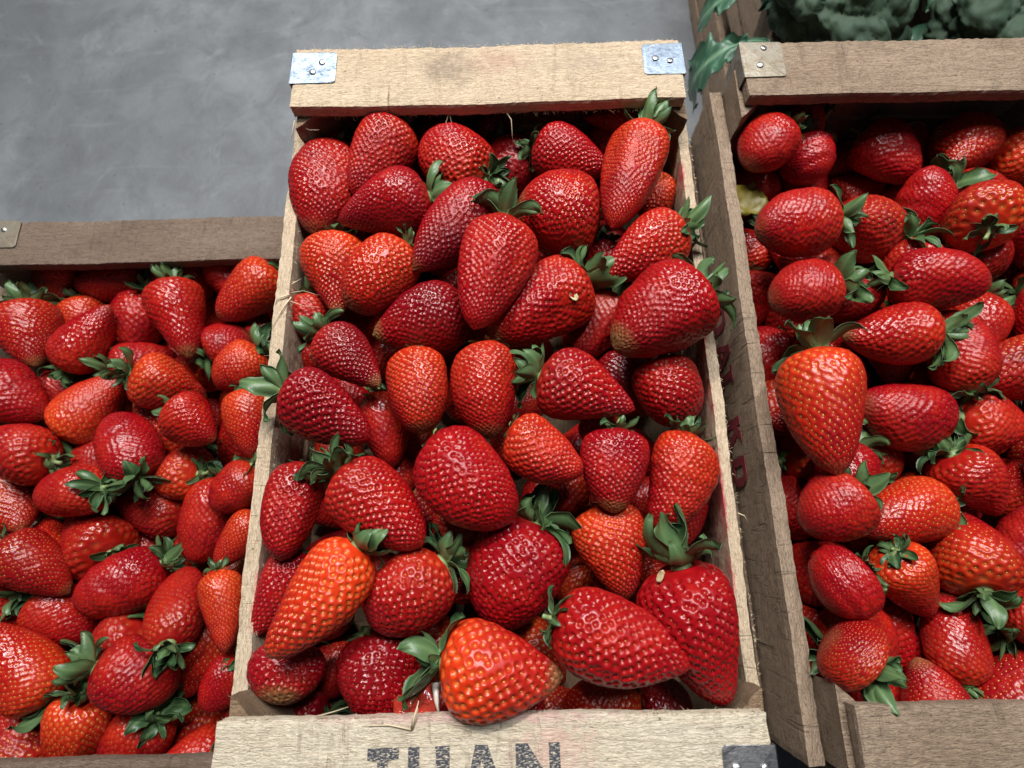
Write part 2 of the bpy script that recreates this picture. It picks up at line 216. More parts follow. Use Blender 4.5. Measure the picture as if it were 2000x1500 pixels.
RIGHT = [
[[0.2361,0.4077,-0.03,0.2017,0.3723,-0.03,0.0227,"b"],"round red strawberry in the far left corner of the brown crate, under its back plank"],
[[0.2575,0.3198,-0.022,0.1965,0.3105,-0.022,0.025,"b"],"big oval strawberry, second from the back along the brown crate's lettered board"],
[[0.2456,0.2624,-0.02,0.1978,0.2516,-0.02,0.0249,"b"],"orange yellow shouldered strawberry, third from the back along the brown crate's lettered board"],
[[0.2183,0.2086,-0.008,0.2152,0.1276,-0.008,0.0246,"l"],"long bright strawberry with large green cap at its top along the brown crate's lettered board"],
[[0.2334,0.1195,-0.024,0.1977,0.0962,-0.024,0.0228,"w"],"dark red strawberry below the long bright one in the brown crate"],
[[0.2783,0.4359,-0.0562,0.2509,0.4286,-0.0562,0.0198,"b"],"shaded strawberry right of the round one under the brown crate's back plank"],
[[0.2285,0.0706,-0.0201,0.1996,0.0535,-0.0201,0.0217,"b"],"red strawberry deep at the lettered board, second from the front of the brown crate"],
[[0.2188,0.018,-0.0179,0.1993,0.0348,-0.0179,0.0225,"b"],"red strawberry nearest the front at the lettered board of the brown crate"],
[[0.2619,0.4126,-0.0498,0.2635,0.3723,-0.0498,0.0211,"b"],"shaded strawberry between the round one and the oval one in the brown crate"],
[[0.3205,0.4282,-0.0648,0.357,0.3798,-0.0627,0.0234,"l"],"red strawberry in the right crate, far left of its first row from the back"],
[[0.4166,0.4294,-0.0691,0.3739,0.3786,-0.0422,0.0232,"c"],"red strawberry in the right crate, left of its first row from the back"],
[[0.3759,0.3667,-0.051,0.4332,0.3471,-0.0794,0.0238,"b"],"red strawberry in the right crate, right of its first row from the back"],
[[0.4249,0.4056,-0.0615,0.486,0.3882,-0.062,0.0234,"b"],"red strawberry in the right crate, far right of its first row from the back"],
[[0.3182,0.3344,-0.0751,0.2693,0.3255,-0.0282,0.0251,"c"],"red strawberry in the right crate, far left of its second row from the back"],
[[0.3533,0.328,-0.0828,0.3498,0.3728,-0.0353,0.0217,"b"],"red strawberry in the right crate, left of its second row from the back"],
[[0.3617,0.304,-0.0166,0.3803,0.3524,-0.043,0.0241,"c"],"red strawberry in the right crate, right of its second row from the back"],
[[0.4615,0.365,-0.0542,0.4754,0.3171,-0.0766,0.024,"c"],"red strawberry in the right crate, far right of its second row from the back"],
[[0.2882,0.2989,-0.0831,0.2293,0.3343,-0.0757,0.0206,"c"],"red strawberry in the right crate, far left of its third row from the back"],
[[0.3701,0.3056,-0.0519,0.4197,0.304,-0.0773,0.022,"c"],"red strawberry in the right crate, left of its third row from the back"],
[[0.4544,0.312,-0.0544,0.3966,0.332,-0.038,0.0241,"w"],"red strawberry in the right crate, right of its third row from the back"],
[[0.4236,0.2781,-0.0762,0.4837,0.2908,-0.0503,0.0219,"w"],"red strawberry in the right crate, far right of its third row from the back"],
[[0.2423,0.2702,-0.0554,0.3024,0.2746,-0.0538,0.0227,"b"],"red strawberry in the right crate, far left of its fourth row from the back"],
[[0.2932,0.2736,-0.0311,0.35,0.259,-0.0146,0.0212,"b"],"red strawberry in the right crate, left of its fourth row from the back"],
[[0.3274,0.3152,-0.0474,0.3406,0.2486,-0.0697,0.0226,"b"],"red strawberry in the right crate, right of its fourth row from the back"],
[[0.4291,0.2315,-0.0702,0.4041,0.2704,-0.039,0.0226,"b"],"red strawberry in the right crate, far right of its fourth row from the back"],
[[0.3156,0.2297,-0.0299,0.2525,0.231,-0.0366,0.0247,"c"],"red strawberry in the right crate, far left of its fifth row from the back"],
[[0.3141,0.2551,-0.0732,0.3045,0.2025,-0.0734,0.0201,"c"],"red strawberry in the right crate, left of its fifth row from the back"],
[[0.3834,0.2703,-0.0585,0.3526,0.213,-0.073,0.0217,"c"],"red strawberry in the right crate, right of its fifth row from the back"],
[[0.4818,0.2664,-0.0409,0.4483,0.2299,-0.0685,0.0201,"b"],"red strawberry in the right crate, far right of its fifth row from the back"],
[[0.2479,0.1965,-0.0659,0.2535,0.2491,-0.0639,0.0244,"b"],"red strawberry in the right crate, far left of its sixth row from the back"],
[[0.3409,0.1895,-0.0434,0.3351,0.252,-0.0439,0.0236,"b"],"red strawberry in the right crate, left of its sixth row from the back"],
[[0.4145,0.2147,-0.0526,0.3535,0.2012,-0.0619,0.0226,"c"],"red strawberry in the right crate, right of its sixth row from the back"],
[[0.4357,0.1832,-0.0405,0.4808,0.2332,-0.0229,0.025,"b"],"red strawberry in the right crate, far right of its sixth row from the back"],
[[0.2573,0.1736,-0.0627,0.2037,0.1775,-0.0691,0.0201,"c"],"red strawberry in the right crate, far left of its seventh row from the back"],
[[0.3312,0.1788,-0.0634,0.265,0.1846,-0.0528,0.0253,"b"],"red strawberry in the right crate, left of its seventh row from the back"],
[[0.3368,0.1744,-0.0572,0.3937,0.1678,-0.0674,0.0226,"c"],"red strawberry in the right crate, right of its seventh row from the back"],
[[0.4344,0.1625,-0.0689,0.4176,0.2138,-0.0766,0.0248,"w"],"red strawberry in the right crate, far right of its seventh row from the back"],
[[0.2629,0.1515,-0.0641,0.2272,0.1096,-0.0537,0.0226,"b"],"red strawberry in the right crate, far left of its eighth row from the back"],
[[0.3247,0.1483,-0.0561,0.3554,0.1055,-0.0663,0.0232,"c"],"red strawberry in the right crate, left of its eighth row from the back"],
[[0.4315,0.1509,-0.0571,0.3713,0.1274,-0.0444,0.0235,"b"],"red strawberry in the right crate, right of its eighth row from the back"],
[[0.4376,0.1553,-0.0652,0.4866,0.1222,-0.0812,0.0238,"l"],"red strawberry in the right crate, far right of its eighth row from the back"],
[[0.3148,0.116,-0.0657,0.2474,0.0975,-0.0548,0.023,"w"],"red strawberry in the right crate, far left of its ninth row from the back"],
[[0.3617,0.0561,-0.0787,0.3805,0.1108,-0.0557,0.0226,"b"],"red strawberry in the right crate, left of its ninth row from the back"],
[[0.4455,0.0927,-0.0295,0.3847,0.0746,-0.0274,0.0242,"b"],"red strawberry in the right crate, right of its ninth row from the back"],
[[0.3983,0.0865,-0.0735,0.439,0.1195,-0.0606,0.0215,"c"],"red strawberry in the right crate, far right of its ninth row from the back"],
[[0.2631,0.0816,-0.0433,0.2923,0.0417,-0.0661,0.0204,"w"],"red strawberry in the right crate, far left of its tenth row from the back"],
[[0.3201,0.056,-0.0513,0.3337,0.1089,-0.0754,0.0254,"c"],"red strawberry in the right crate, left of its tenth row from the back"],
[[0.3366,0.0328,-0.062,0.3742,0.0559,-0.0324,0.0215,"b"],"red strawberry in the right crate, right of its tenth row from the back"],
[[0.4366,0.0829,-0.0615,0.4884,0.0661,-0.057,0.0227,"c"],"red strawberry in the right crate, far right of its tenth row from the back"],
[[0.2159,0.0194,-0.0462,0.2622,0.0366,-0.0702,0.0254,"b"],"red strawberry in the right crate, far left of its eleventh row from the back"],
[[0.3066,-0.0017,-0.0671,0.3126,0.0559,-0.0753,0.0207,"b"],"red strawberry in the right crate, left of its eleventh row from the back"],
[[0.3955,0.0654,-0.064,0.4146,0.0102,-0.0473,0.0255,"b"],"red strawberry in the right crate, right of its eleventh row from the back"],
[[0.4603,0.0064,-0.043,0.4394,0.0565,-0.0672,0.0221,"l"],"red strawberry in the right crate, far right of its eleventh row from the back"],
[[0.2876,-0.0368,-0.0663,0.2763,0.0157,-0.0643,0.0216,"w"],"red strawberry in the right crate, far left of its twelfth row from the back"],
[[0.322,-0.0332,-0.0679,0.3627,0.0216,-0.0637,0.0251,"w"],"red strawberry in the right crate, left of its twelfth row from the back"],
[[0.3719,0.0078,-0.0712,0.4212,-0.0356,-0.0585,0.0232,"w"],"red strawberry in the right crate, right of its twelfth row from the back"],
[[0.4256,-0.0217,-0.0556,0.4824,-0.0084,-0.0698,0.0236,"c"],"red strawberry in the right crate, far right of its twelfth row from the back"]]
LDEEP = [
[[-0.4333,0.3858,-0.2294,-0.4485,0.3194,-0.2235,0.0227,"b"],"shaded strawberry low in the lower left crate, far left of first row from back"],
[[-0.3576,0.3319,-0.2174,-0.3004,0.3853,-0.2337,0.0272,"l"],"shaded strawberry low in the lower left crate, left of first row from back"],
[[-0.2927,0.2856,-0.228,-0.3093,0.3439,-0.2286,0.0225,"w"],"shaded strawberry low in the lower left crate, middle of first row from back"],
[[-0.2438,0.3704,-0.2274,-0.2989,0.3494,-0.2148,0.028,"b"],"shaded strawberry low in the lower left crate, right of first row from back"],
[[-0.2676,0.2813,-0.2238,-0.2351,0.3396,-0.2305,0.023,"b"],"shaded strawberry low in the lower left crate, far right of first row from back"],
[[-0.3722,0.278,-0.2397,-0.3963,0.2301,-0.1925,0.0273,"b"],"shaded strawberry low in the lower left crate, far left of second row from back"],
[[-0.351,0.3191,-0.2299,-0.3242,0.2458,-0.2174,0.0252,"c"],"shaded strawberry low in the lower left crate, left of second row from back"],
[[-0.3034,0.2112,-0.2287,-0.3056,0.2704,-0.2265,0.0226,"c"],"shaded strawberry low in the lower left crate, middle of second row from back"],
[[-0.2615,0.1806,-0.2391,-0.2668,0.2321,-0.1961,0.027,"c"],"shaded strawberry low in the lower left crate, right of second row from back"],
[[-0.282,0.2551,-0.2376,-0.2182,0.2459,-0.2014,0.0253,"l"],"shaded strawberry low in the lower left crate, far right of second row from back"],
[[-0.4265,0.1305,-0.2197,-0.4676,0.1935,-0.2282,0.0277,"l"],"shaded strawberry low in the lower left crate, far left of third row from back"],
[[-0.418,0.184,-0.1992,-0.3825,0.2181,-0.2415,0.0232,"b"],"shaded strawberry low in the lower left crate, left of third row from back"],
[[-0.4072,0.161,-0.2317,-0.3578,0.1301,-0.2082,0.0274,"c"],"shaded strawberry low in the lower left crate, middle of third row from back"],
[[-0.3384,0.0763,-0.2238,-0.3414,0.1447,-0.2265,0.0259,"c"],"shaded strawberry low in the lower left crate, right of third row from back"],
[[-0.3041,0.15,-0.2299,-0.238,0.1454,-0.2122,0.0264,"b"],"shaded strawberry low in the lower left crate, far right of third row from back"],
[[-0.4244,0.0429,-0.2224,-0.3685,0.0014,-0.228,0.0262,"c"],"shaded strawberry low in the lower left crate, far left of fourth row from back"],
[[-0.3952,-0.0397,-0.2105,-0.3614,0.0172,-0.2001,0.0235,"c"],"shaded strawberry low in the lower left crate, left of fourth row from back"],
[[-0.2857,0.0498,-0.207,-0.344,0.0504,-0.2336,0.028,"b"],"shaded strawberry low in the lower left crate, middle of fourth row from back"],
[[-0.3095,0.0954,-0.2185,-0.2502,0.1135,-0.2319,0.0275,"w"],"shaded strawberry low in the lower left crate, right of fourth row from back"],
[[-0.2657,0.0518,-0.23,-0.2316,0.0851,-0.18,0.0275,"l"],"shaded strawberry low in the lower left crate, far right of fourth row from back"],
[[-0.3616,-0.0428,-0.2031,-0.2968,-0.0521,-0.2405,0.0231,"b"],"shaded strawberry low in the lower left crate, left of fifth row from back"],
[[-0.2475,-0.051,-0.2291,-0.3054,-0.0809,-0.2125,0.0275,"c"],"shaded strawberry low in the lower left crate, right of fifth row from back"]]
RDEEP = [
[[0.2517,0.4095,-0.0925,0.1959,0.3745,-0.1095,0.0225,"w"],"shaded strawberry low in the right crate, far left of first row from back"],
[[0.2767,0.3749,-0.1071,0.2776,0.4352,-0.0858,0.0216,"b"],"shaded strawberry low in the right crate, left of first row from back"],
[[0.3525,0.437,-0.1014,0.294,0.4172,-0.0999,0.0206,"c"],"shaded strawberry low in the right crate, middle of first row from back"],
[[0.3092,0.3846,-0.106,0.3558,0.4053,-0.0935,0.0201,"w"],"shaded strawberry low in the right crate, right of first row from back"],
[[0.3775,0.408,-0.1136,0.3748,0.4431,-0.067,0.0246,"l"],"shaded strawberry low in the right crate, far right of first row from back"],
[[0.237,0.3235,-0.1049,0.1957,0.3562,-0.0879,0.0228,"c"],"shaded strawberry low in the right crate, far left of second row from back"],
[[0.2401,0.3653,-0.1037,0.2965,0.3326,-0.0886,0.0233,"c"],"shaded strawberry low in the right crate, left of second row from back"],
[[0.2909,0.3733,-0.0994,0.3433,0.3259,-0.097,0.0225,"b"],"shaded strawberry low in the right crate, middle of second row from back"],
[[0.3693,0.3925,-0.0845,0.3667,0.3486,-0.1157,0.0231,"c"],"shaded strawberry low in the right crate, right of second row from back"],
[[0.4104,0.3152,-0.1025,0.361,0.3493,-0.0894,0.0238,"c"],"shaded strawberry low in the right crate, far right of second row from back"],
[[0.2149,0.3126,-0.093,0.2144,0.2623,-0.1092,0.0224,"w"],"shaded strawberry low in the right crate, far left of third row from back"],
[[0.2448,0.2956,-0.1029,0.2772,0.238,-0.0878,0.0241,"c"],"shaded strawberry low in the right crate, left of third row from back"],
[[0.3148,0.2621,-0.0792,0.2821,0.2974,-0.1141,0.0242,"w"],"shaded strawberry low in the right crate, middle of third row from back"],
[[0.3814,0.2928,-0.0924,0.4307,0.2486,-0.1005,0.0248,"b"],"shaded strawberry low in the right crate, right of third row from back"],
[[0.4231,0.2923,-0.0953,0.461,0.3476,-0.0994,0.0239,"b"],"shaded strawberry low in the right crate, far right of third row from back"],
[[0.2408,0.2552,-0.0968,0.1999,0.2155,-0.0991,0.0233,"b"],"shaded strawberry low in the right crate, far left of fourth row from back"],
[[0.2624,0.1794,-0.0936,0.3008,0.2382,-0.1037,0.0225,"b"],"shaded strawberry low in the right crate, left of fourth row from back"],
[[0.3183,0.2191,-0.0897,0.3618,0.185,-0.1072,0.0253,"w"],"shaded strawberry low in the right crate, middle of fourth row from back"],
[[0.3181,0.2397,-0.1094,0.3697,0.264,-0.084,0.0205,"w"],"shaded strawberry low in the right crate, right of fourth row from back"],
[[0.3943,0.2001,-0.0938,0.3722,0.2625,-0.1044,0.0241,"w"],"shaded strawberry low in the right crate, far right of fourth row from back"],
[[0.2405,0.2072,-0.091,0.197,0.1613,-0.1118,0.0218,"l"],"shaded strawberry low in the right crate, far left of fifth row from back"],
[[0.2218,0.1501,-0.094,0.2789,0.1593,-0.1081,0.0222,"l"],"shaded strawberry low in the right crate, left of fifth row from back"],
[[0.2884,0.1343,-0.0863,0.3097,0.1901,-0.1098,0.0212,"b"],"shaded strawberry low in the right crate, middle of fifth row from back"],
[[0.3535,0.139,-0.1032,0.3232,0.1792,-0.0882,0.0237,"c"],"shaded strawberry low in the right crate, right of fifth row from back"],
[[0.3632,0.1683,-0.095,0.4257,0.1851,-0.1039,0.0232,"l"],"shaded strawberry low in the right crate, far right of fifth row from back"],
[[0.2408,0.1053,-0.1082,0.1996,0.1288,-0.0795,0.0231,"b"],"shaded strawberry low in the right crate, far left of sixth row from back"],
[[0.2749,0.1371,-0.0975,0.2593,0.0789,-0.0991,0.0233,"l"],"shaded strawberry low in the right crate, left of sixth row from back"],
[[0.2962,0.1202,-0.1043,0.3609,0.1066,-0.089,0.0227,"c"],"shaded strawberry low in the right crate, middle of sixth row from back"],
[[0.4069,0.1183,-0.1077,0.3584,0.1327,-0.0754,0.0249,"b"],"shaded strawberry low in the right crate, right of sixth row from back"],
[[0.4251,0.171,-0.1086,0.4251,0.1164,-0.0865,0.021,"w"],"shaded strawberry low in the right crate, far right of sixth row from back"],
[[0.197,0.0299,-0.1075,0.2546,0.0327,-0.0893,0.0205,"c"],"shaded strawberry low in the right crate, far left of seventh row from back"],
[[0.2514,0.0667,-0.0695,0.2114,0.0728,-0.1142,0.0239,"b"],"shaded strawberry low in the right crate, left of seventh row from back"],
[[0.2589,0.0435,-0.0954,0.3034,0.0002,-0.0999,0.0245,"c"],"shaded strawberry low in the right crate, middle of seventh row from back"],
[[0.3008,0.0967,-0.1107,0.2853,0.0431,-0.0737,0.0222,"c"],"shaded strawberry low in the right crate, right of seventh row from back"],
[[0.3617,0.0304,-0.0938,0.3116,0.0134,-0.1057,0.0236,"w"],"shaded strawberry low in the right crate, far right of seventh row from back"],
[[0.2027,0.0062,-0.1093,0.2362,-0.0358,-0.0813,0.0224,"w"],"shaded strawberry low in the right crate, left of eighth row from back"],
[[0.2751,-0.0304,-0.1116,0.2419,0.009,-0.0768,0.0205,"b"],"shaded strawberry low in the right crate, right of eighth row from back"]]
ROLL = {}
SCRAP_AT = [(.0580,.2520,-.0045),(.0990,.0705,.0),(.207,.356,-.053)]
FLESH_AT = (-.0445,.0030,-.014)
BX, BY, BZ = .482, .575, -.1305

# ------------------------------------------------------------------ helpers
def link(o, parent=None):
    COL.objects.link(o)
    if parent is not None: o.parent = parent
    return o
def thing(name, label, cat, group=None, loc=(0, 0, 0)):
    o = bpy.data.objects.new(name, None)
    o.empty_display_size = 0.01
    link(o); o.location = loc
    o['label'] = label; o['category'] = cat
    if group: o['group'] = group
    return o
def me_from(name, verts, faces, mat=None, smooth=True):
    verts = np.asarray(verts, dtype=np.float32)
    m = bpy.data.meshes.new(name)
    if isinstance(faces, np.ndarray):
        k = faces.shape[1]; n = len(faces)
        m.vertices.add(len(verts)); m.vertices.foreach_set('co', verts.ravel())
        m.loops.add(n * k); m.loops.foreach_set('vertex_index', faces.astype(np.int32).ravel())
        m.polygons.add(n)
        m.polygons.foreach_set('loop_start', np.arange(0, n * k, k, dtype=np.int32))
        m.update(calc_edges=True); m.validate()
    else:
        m.from_pydata([tuple(v) for v in verts], [], faces); m.update()
    m.polygons.foreach_set('use_smooth', np.full(len(m.polygons), smooth, dtype=bool))
    if mat: m.materials.append(mat)
    return m
def part(name, mesh, parent, loc=(0, 0, 0), rot=None, scale=None, kind=None):
    o = bpy.data.objects.new(name, mesh)
    link(o, parent)
    o.location = loc
    if rot is not None:
        if isinstance(rot, Matrix): o.rotation_euler = rot.to_euler()
        else: o.rotation_euler = rot
    if scale is not None: o.scale = scale
    if kind: o['kind'] = kind
    return o

# ------------------------------------------------------------------ materials
class NT:
    def __init__(s, name):
        s.m = bpy.data.materials.new(name); s.m.use_nodes = True
        s.t = s.m.node_tree; s.b = s.t.nodes['Principled BSDF']
    def n(s, typ, **kw):
        nd = s.t.nodes.new(typ)
        for k, v in kw.items():
            if k.startswith('i_'):
                key = k[2:].replace('_', ' ')
                key = int(key) if key.isdigit() else key
                nd.inputs[key].default_value = v
            else: setattr(nd, k, v)
        return nd
    def l(s, a, b): s.t.links.new(a, b)
    def mix(s, fac, a, b, blend='MIX'):
        nd = s.n('ShaderNodeMix', data_type='RGBA', blend_type=blend)
        for sock, v in ((nd.inputs[0], fac), (nd.inputs[6], a), (nd.inputs[7], b)):
            if hasattr(v, 'is_output') or isinstance(v, bpy.types.NodeSocket): s.l(v, sock)
            else: sock.default_value = v if not isinstance(v, tuple) or len(v) == 4 else (*v, 1)
        return nd.outputs[2]
    def math(s, op, a, b=None, c=None, clamp=False):
        nd = s.n('ShaderNodeMath', operation=op, use_clamp=clamp)
        for i, v in enumerate((a, b, c)):
            if v is None: continue
            if isinstance(v, bpy.types.NodeSocket): s.l(v, nd.inputs[i])
            else: nd.inputs[i].default_value = v
        return nd.outputs[0]
    def ramp(s, fac, stops):
        nd = s.n('ShaderNodeValToRGB'); e = nd.color_ramp.elements
        while len(e) < len(stops): e.new(0.5)
        for el, (p, c) in zip(e, stops):
            el.position = p; el.color = (*c, 1) if len(c) == 3 else c
        s.l(fac, nd.inputs[0]); return nd.outputs[0]
    def noise(s, vec, scale, detail=4, rough=0.55, dist=0.0):
        nd = s.n('ShaderNodeTexNoise', i_Scale=scale, i_Detail=detail, i_Roughness=rough, i_Distortion=dist)
        if vec is not None: s.l(vec, nd.inputs['Vector'])
        return nd.outputs['Fac']
    def mapping(s, vec, scale=(1, 1, 1), loc=(0, 0, 0)):
        nd = s.n('ShaderNodeMapping'); nd.inputs['Scale'].default_value = scale; nd.inputs['Location'].default_value = loc
        s.l(vec, nd.inputs['Vector']); return nd.outputs[0]
    def bump(s, h, strength, dist, prev=None):
        nd = s.n('ShaderNodeBump', i_Strength=strength, i_Distance=dist); s.l(h, nd.inputs['Height'])
        if prev is not None: s.l(prev, nd.inputs['Normal'])
        return nd.outputs[0]

def berry_material():
    k = NT('strawberry_skin'); b = k.b
    at = k.n('ShaderNodeAttribute', attribute_name='tone')
    sep = k.n('ShaderNodeSeparateColor'); k.l(at.outputs['Color'], sep.inputs[0])
    org, tan, drk = sep.outputs
    halo = at.outputs['Alpha']
    oi = k.n('ShaderNodeObjectInfo').outputs['Random']
    tc = k.n('ShaderNodeTexCoord').outputs['Object']
    n1 = k.noise(tc, 45, 5, .6)
    n2 = k.noise(tc, 220, 3, .6)
    red = k.mix(oi, (.27, .0028, .006), (.20, .0018, .008))
    red = k.mix(k.ramp(n1, [(.35, (0, 0, 0)), (.7, (1, 1, 1))]), red, (.35, .005, .005))
    o2 = k.math('ADD', org, k.math('MULTIPLY', k.math('SUBTRACT', n1, .52), .75), clamp=True)
    c = k.mix(o2, red, (.58, .034, .005))
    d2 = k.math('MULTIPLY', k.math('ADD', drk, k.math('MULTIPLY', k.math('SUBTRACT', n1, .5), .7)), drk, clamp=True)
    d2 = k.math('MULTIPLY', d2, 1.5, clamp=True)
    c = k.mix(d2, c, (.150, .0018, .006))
    c = k.mix(k.math('MULTIPLY', k.math('MULTIPLY', halo, org), .35), c, (.85, .30, .06))
    br = k.ramp(k.noise(tc, 38, 4, .6, .5), [(.62, (0, 0, 0)), (.74, (1, 1, 1))])
    c = k.mix(k.math('MULTIPLY', br, k.math('MULTIPLY', drk, 1.1, clamp=True)), c, (.10, .006, .010))
    t2 = k.math('MULTIPLY', tan, k.math('ADD', k.math('MULTIPLY', n2, 1.3), .25), clamp=True)
    c = k.mix(t2, c, (.20, .105, .040))
    k.l(c, b.inputs['Base Color'])
    n3 = k.noise(tc, 28, 3, .5)
    r = k.math('ADD', k.math('MULTIPLY', k.ramp(n3, [(.38, (0, 0, 0)), (.68, (1, 1, 1))]), .22), .20)
    k.l(r, b.inputs['Roughness'])
    b.inputs['Specular IOR Level'].default_value = .42
    b.inputs['Subsurface Weight'].default_value = .10
    b.inputs['Subsurface Radius'].default_value = (1.0, .12, .08)
    b.inputs['Subsurface Scale'].default_value = .003
    k.l(k.bump(k.noise(tc, 800, 3, .55), .28, .0005), b.inputs['Normal'])
    return k.m
def seed_material(name, c1, c2):
    k = NT(name)
    g = k.n('ShaderNodeNewGeometry').outputs['Random Per Island']
    k.l(k.mix(g, c1, c2), k.b.inputs['Base Color'])
    k.b.inputs['Roughness'].default_value = .3
    return k.m
def leaf_material(name, c1, c2, c3):
    k = NT(name); b = k.b
    tc = k.n('ShaderNodeTexCoord').outputs['Object']
    oi = k.n('ShaderNodeObjectInfo').outputs['Random']
    at = k.n('ShaderNodeAttribute', attribute_name='vein')
    base = k.mix(oi, c1, c2)
    base = k.mix(k.math('MULTIPLY', k.noise(tc, 260, 4), .6), base, tuple(x * .55 for x in c1))
    base = k.mix(at.outputs['Fac'], base, c3)
    k.l(base, b.inputs['Base Color'])
    b.inputs['Roughness'].default_value = .42
    b.inputs['Specular IOR Level'].default_value = .45
    vn = k.noise(k.mapping(tc, (900, 900, 160)), 1.0, 3)
    k.l(k.bump(vn, .3, .0006), b.inputs['Normal'])
    return k.m

def wood_material(name, light, mid, dark, stains_and_shade=(), saw=1.0, grime=.35):
    """rough sawn board: length along local X"""
    k = NT(name); b = k.b
    tc = k.n('ShaderNodeTexCoord').outputs['Object']
    oi = k.n('ShaderNodeObjectInfo').outputs['Random']
    off = k.n('ShaderNodeVectorMath', operation='ADD'); k.l(tc, off.inputs[0])
    cmb = k.n('ShaderNodeCombineXYZ'); k.l(k.math('MULTIPLY', oi, 7.0), cmb.inputs[0]); k.l(k.math('MULTIPLY', oi, 3.0), cmb.inputs[1])
    k.l(cmb.outputs[0], off.inputs[1]); v = off.outputs[0]
    grain = k.noise(k.mapping(v, (26, 330, 330)), 1.0, 6, .65, .9)
    fibre = k.noise(k.mapping(v, (190, 800, 800)), 1.0, 4, .62, 1.6)
    broad = k.noise(k.mapping(v, (9, 22, 22)), 1.0, 4, .6)
    sawm = k.noise(k.mapping(v, (150, 16, 16)), 1.0, 3, .6, .5)
    sawl = k.ramp(sawm, [(.30, (1, 1, 1)), (.42, (0, 0, 0))])
    sawl = k.math('MULTIPLY', sawl, k.ramp(k.noise(v, 90, 3, .6), [(.35, (.15, .15, .15)), (.6, (1, 1, 1))]))
    c = k.mix(k.ramp(broad, [(.3, (0, 0, 0)), (.72, (1, 1, 1))]), light, mid)
    c = k.mix(k.ramp(grain, [(.50, (0, 0, 0)), (.82, (.5, .5, .5))]), c, dark)
    c = k.mix(k.ramp(fibre, [(.48, (0, 0, 0)), (.70, (.9, .9, .9))]), c, dark)
    c = k.mix(k.math('MULTIPLY', sawl, .32 * saw), c, dark)
    gr = k.ramp(k.noise(v, 26, 6, .7), [(.56, (0, 0, 0)), (.8, (1, 1, 1))])
    c = k.mix(k.math('MULTIPLY', gr, grime), c, tuple(x * .35 for x in dark))
    # dark pin specks
    vo = k.n('ShaderNodeTexVoronoi', i_Scale=60.0); k.l(v, vo.inputs['Vector'])
    sp = k.ramp(vo.outputs['Distance'], [(.035, (1, 1, 1)), (.06, (0, 0, 0))])
    c = k.mix(k.math('MULTIPLY', sp, .6), c, (.05, .03, .02))
    sn = k.noise(tc, 150, 5, .7)
    for (x, y, z, rx, ry, rz, colr, st) in stains_and_shade:
        mp = k.mapping(tc, (1 / rx, 1 / ry, 1 / rz), (-x / rx, -y / ry, -z / rz))
        ln = k.n('ShaderNodeVectorMath', operation='LENGTH'); k.l(mp, ln.inputs[0])
        d = k.math('ADD', ln.outputs['Value'], k.math('MULTIPLY', k.math('SUBTRACT', sn, .5), 2.4))
        f = k.ramp(d, [(.25, (1, 1, 1)), (1.0, (0, 0, 0))])
        c = k.mix(k.math('MULTIPLY', f, st), c, colr)
    k.l(c, b.inputs['Base Color'])
    b.inputs['Roughness'].default_value = .82
    b.inputs['Specular IOR Level'].default_value = .25
    h = k.math('ADD', k.math('MULTIPLY', grain, .6), k.math('MULTIPLY', fibre, .8))
    h = k.math('SUBTRACT', h, k.math('MULTIPLY', sawl, .5 * saw))
    k.l(k.bump(h, 1.0, .0018), b.inputs['Normal'])
    return k.m

def metal_material(name, col, rough, blotch, bcol):
    k = NT(name); b = k.b
    tc = k.n('ShaderNodeTexCoord').outputs['Object']
    n = k.noise(tc, 110, 6, .7, .6)
    n2 = k.noise(k.mapping(tc, (260, 900, 260)), 1, 4, .6, .4); n3 = k.noise(k.mapping(tc, (1400, 160, 300)), 1, 3, .6)
    f = k.math('ADD', k.math('MULTIPLY', k.ramp(n, [(.38, (0, 0, 0)), (.64, (1, 1, 1))]), blotch), k.math('MULTIPLY', k.ramp(n2, [(.48, (0, 0, 0)), (.66, (1, 1, 1))]), .5), clamp=True)
    c = k.mix(f, col, bcol)
    c = k.mix(k.ramp(n3, [(.66, (0, 0, 0)), (.74, (.6, .6, .6))]), c, tuple(min(1, x * 1.7) for x in col))
    k.l(c, b.inputs['Base Color'])
    b.inputs['Metallic'].default_value = 1.0 if blotch < .7 else .7
    k.l(k.math('ADD', k.math('MULTIPLY', f, .28), rough), b.inputs['Roughness'])
    k.l(k.bump(n, .3, .0012, k.bump(n2, .2, .0004)), b.inputs['Normal'])
    return k.m
def plain(name, col, rough=.6, var=.25, scale=120):
    k = NT(name)
    n = k.noise(k.n('ShaderNodeTexCoord').outputs['Object'], scale, 4)
    k.l(k.mix(k.math('MULTIPLY', n, var * 2), col, tuple(x * .45 for x in col)), k.b.inputs['Base Color'])
    k.b.inputs['Roughness'].default_value = rough
    return k.m
def ink_material(name, col, wood, cover):
    """worn stencil print: the wood's own colour shows in the gaps"""
    k = NT(name)
    tc = k.n('ShaderNodeTexCoord').outputs['Object']
    n = k.noise(k.mapping(tc, (420, 1500, 420)), 1, 4, .7)
    f = k.ramp(n, [(cover - .03, (1, 1, 1)), (cover + .05, (0, 0, 0))])
    k.l(k.mix(f, wood, col), k.b.inputs['Base Color'])
    k.b.inputs['Roughness'].default_value = .75
    return k.m

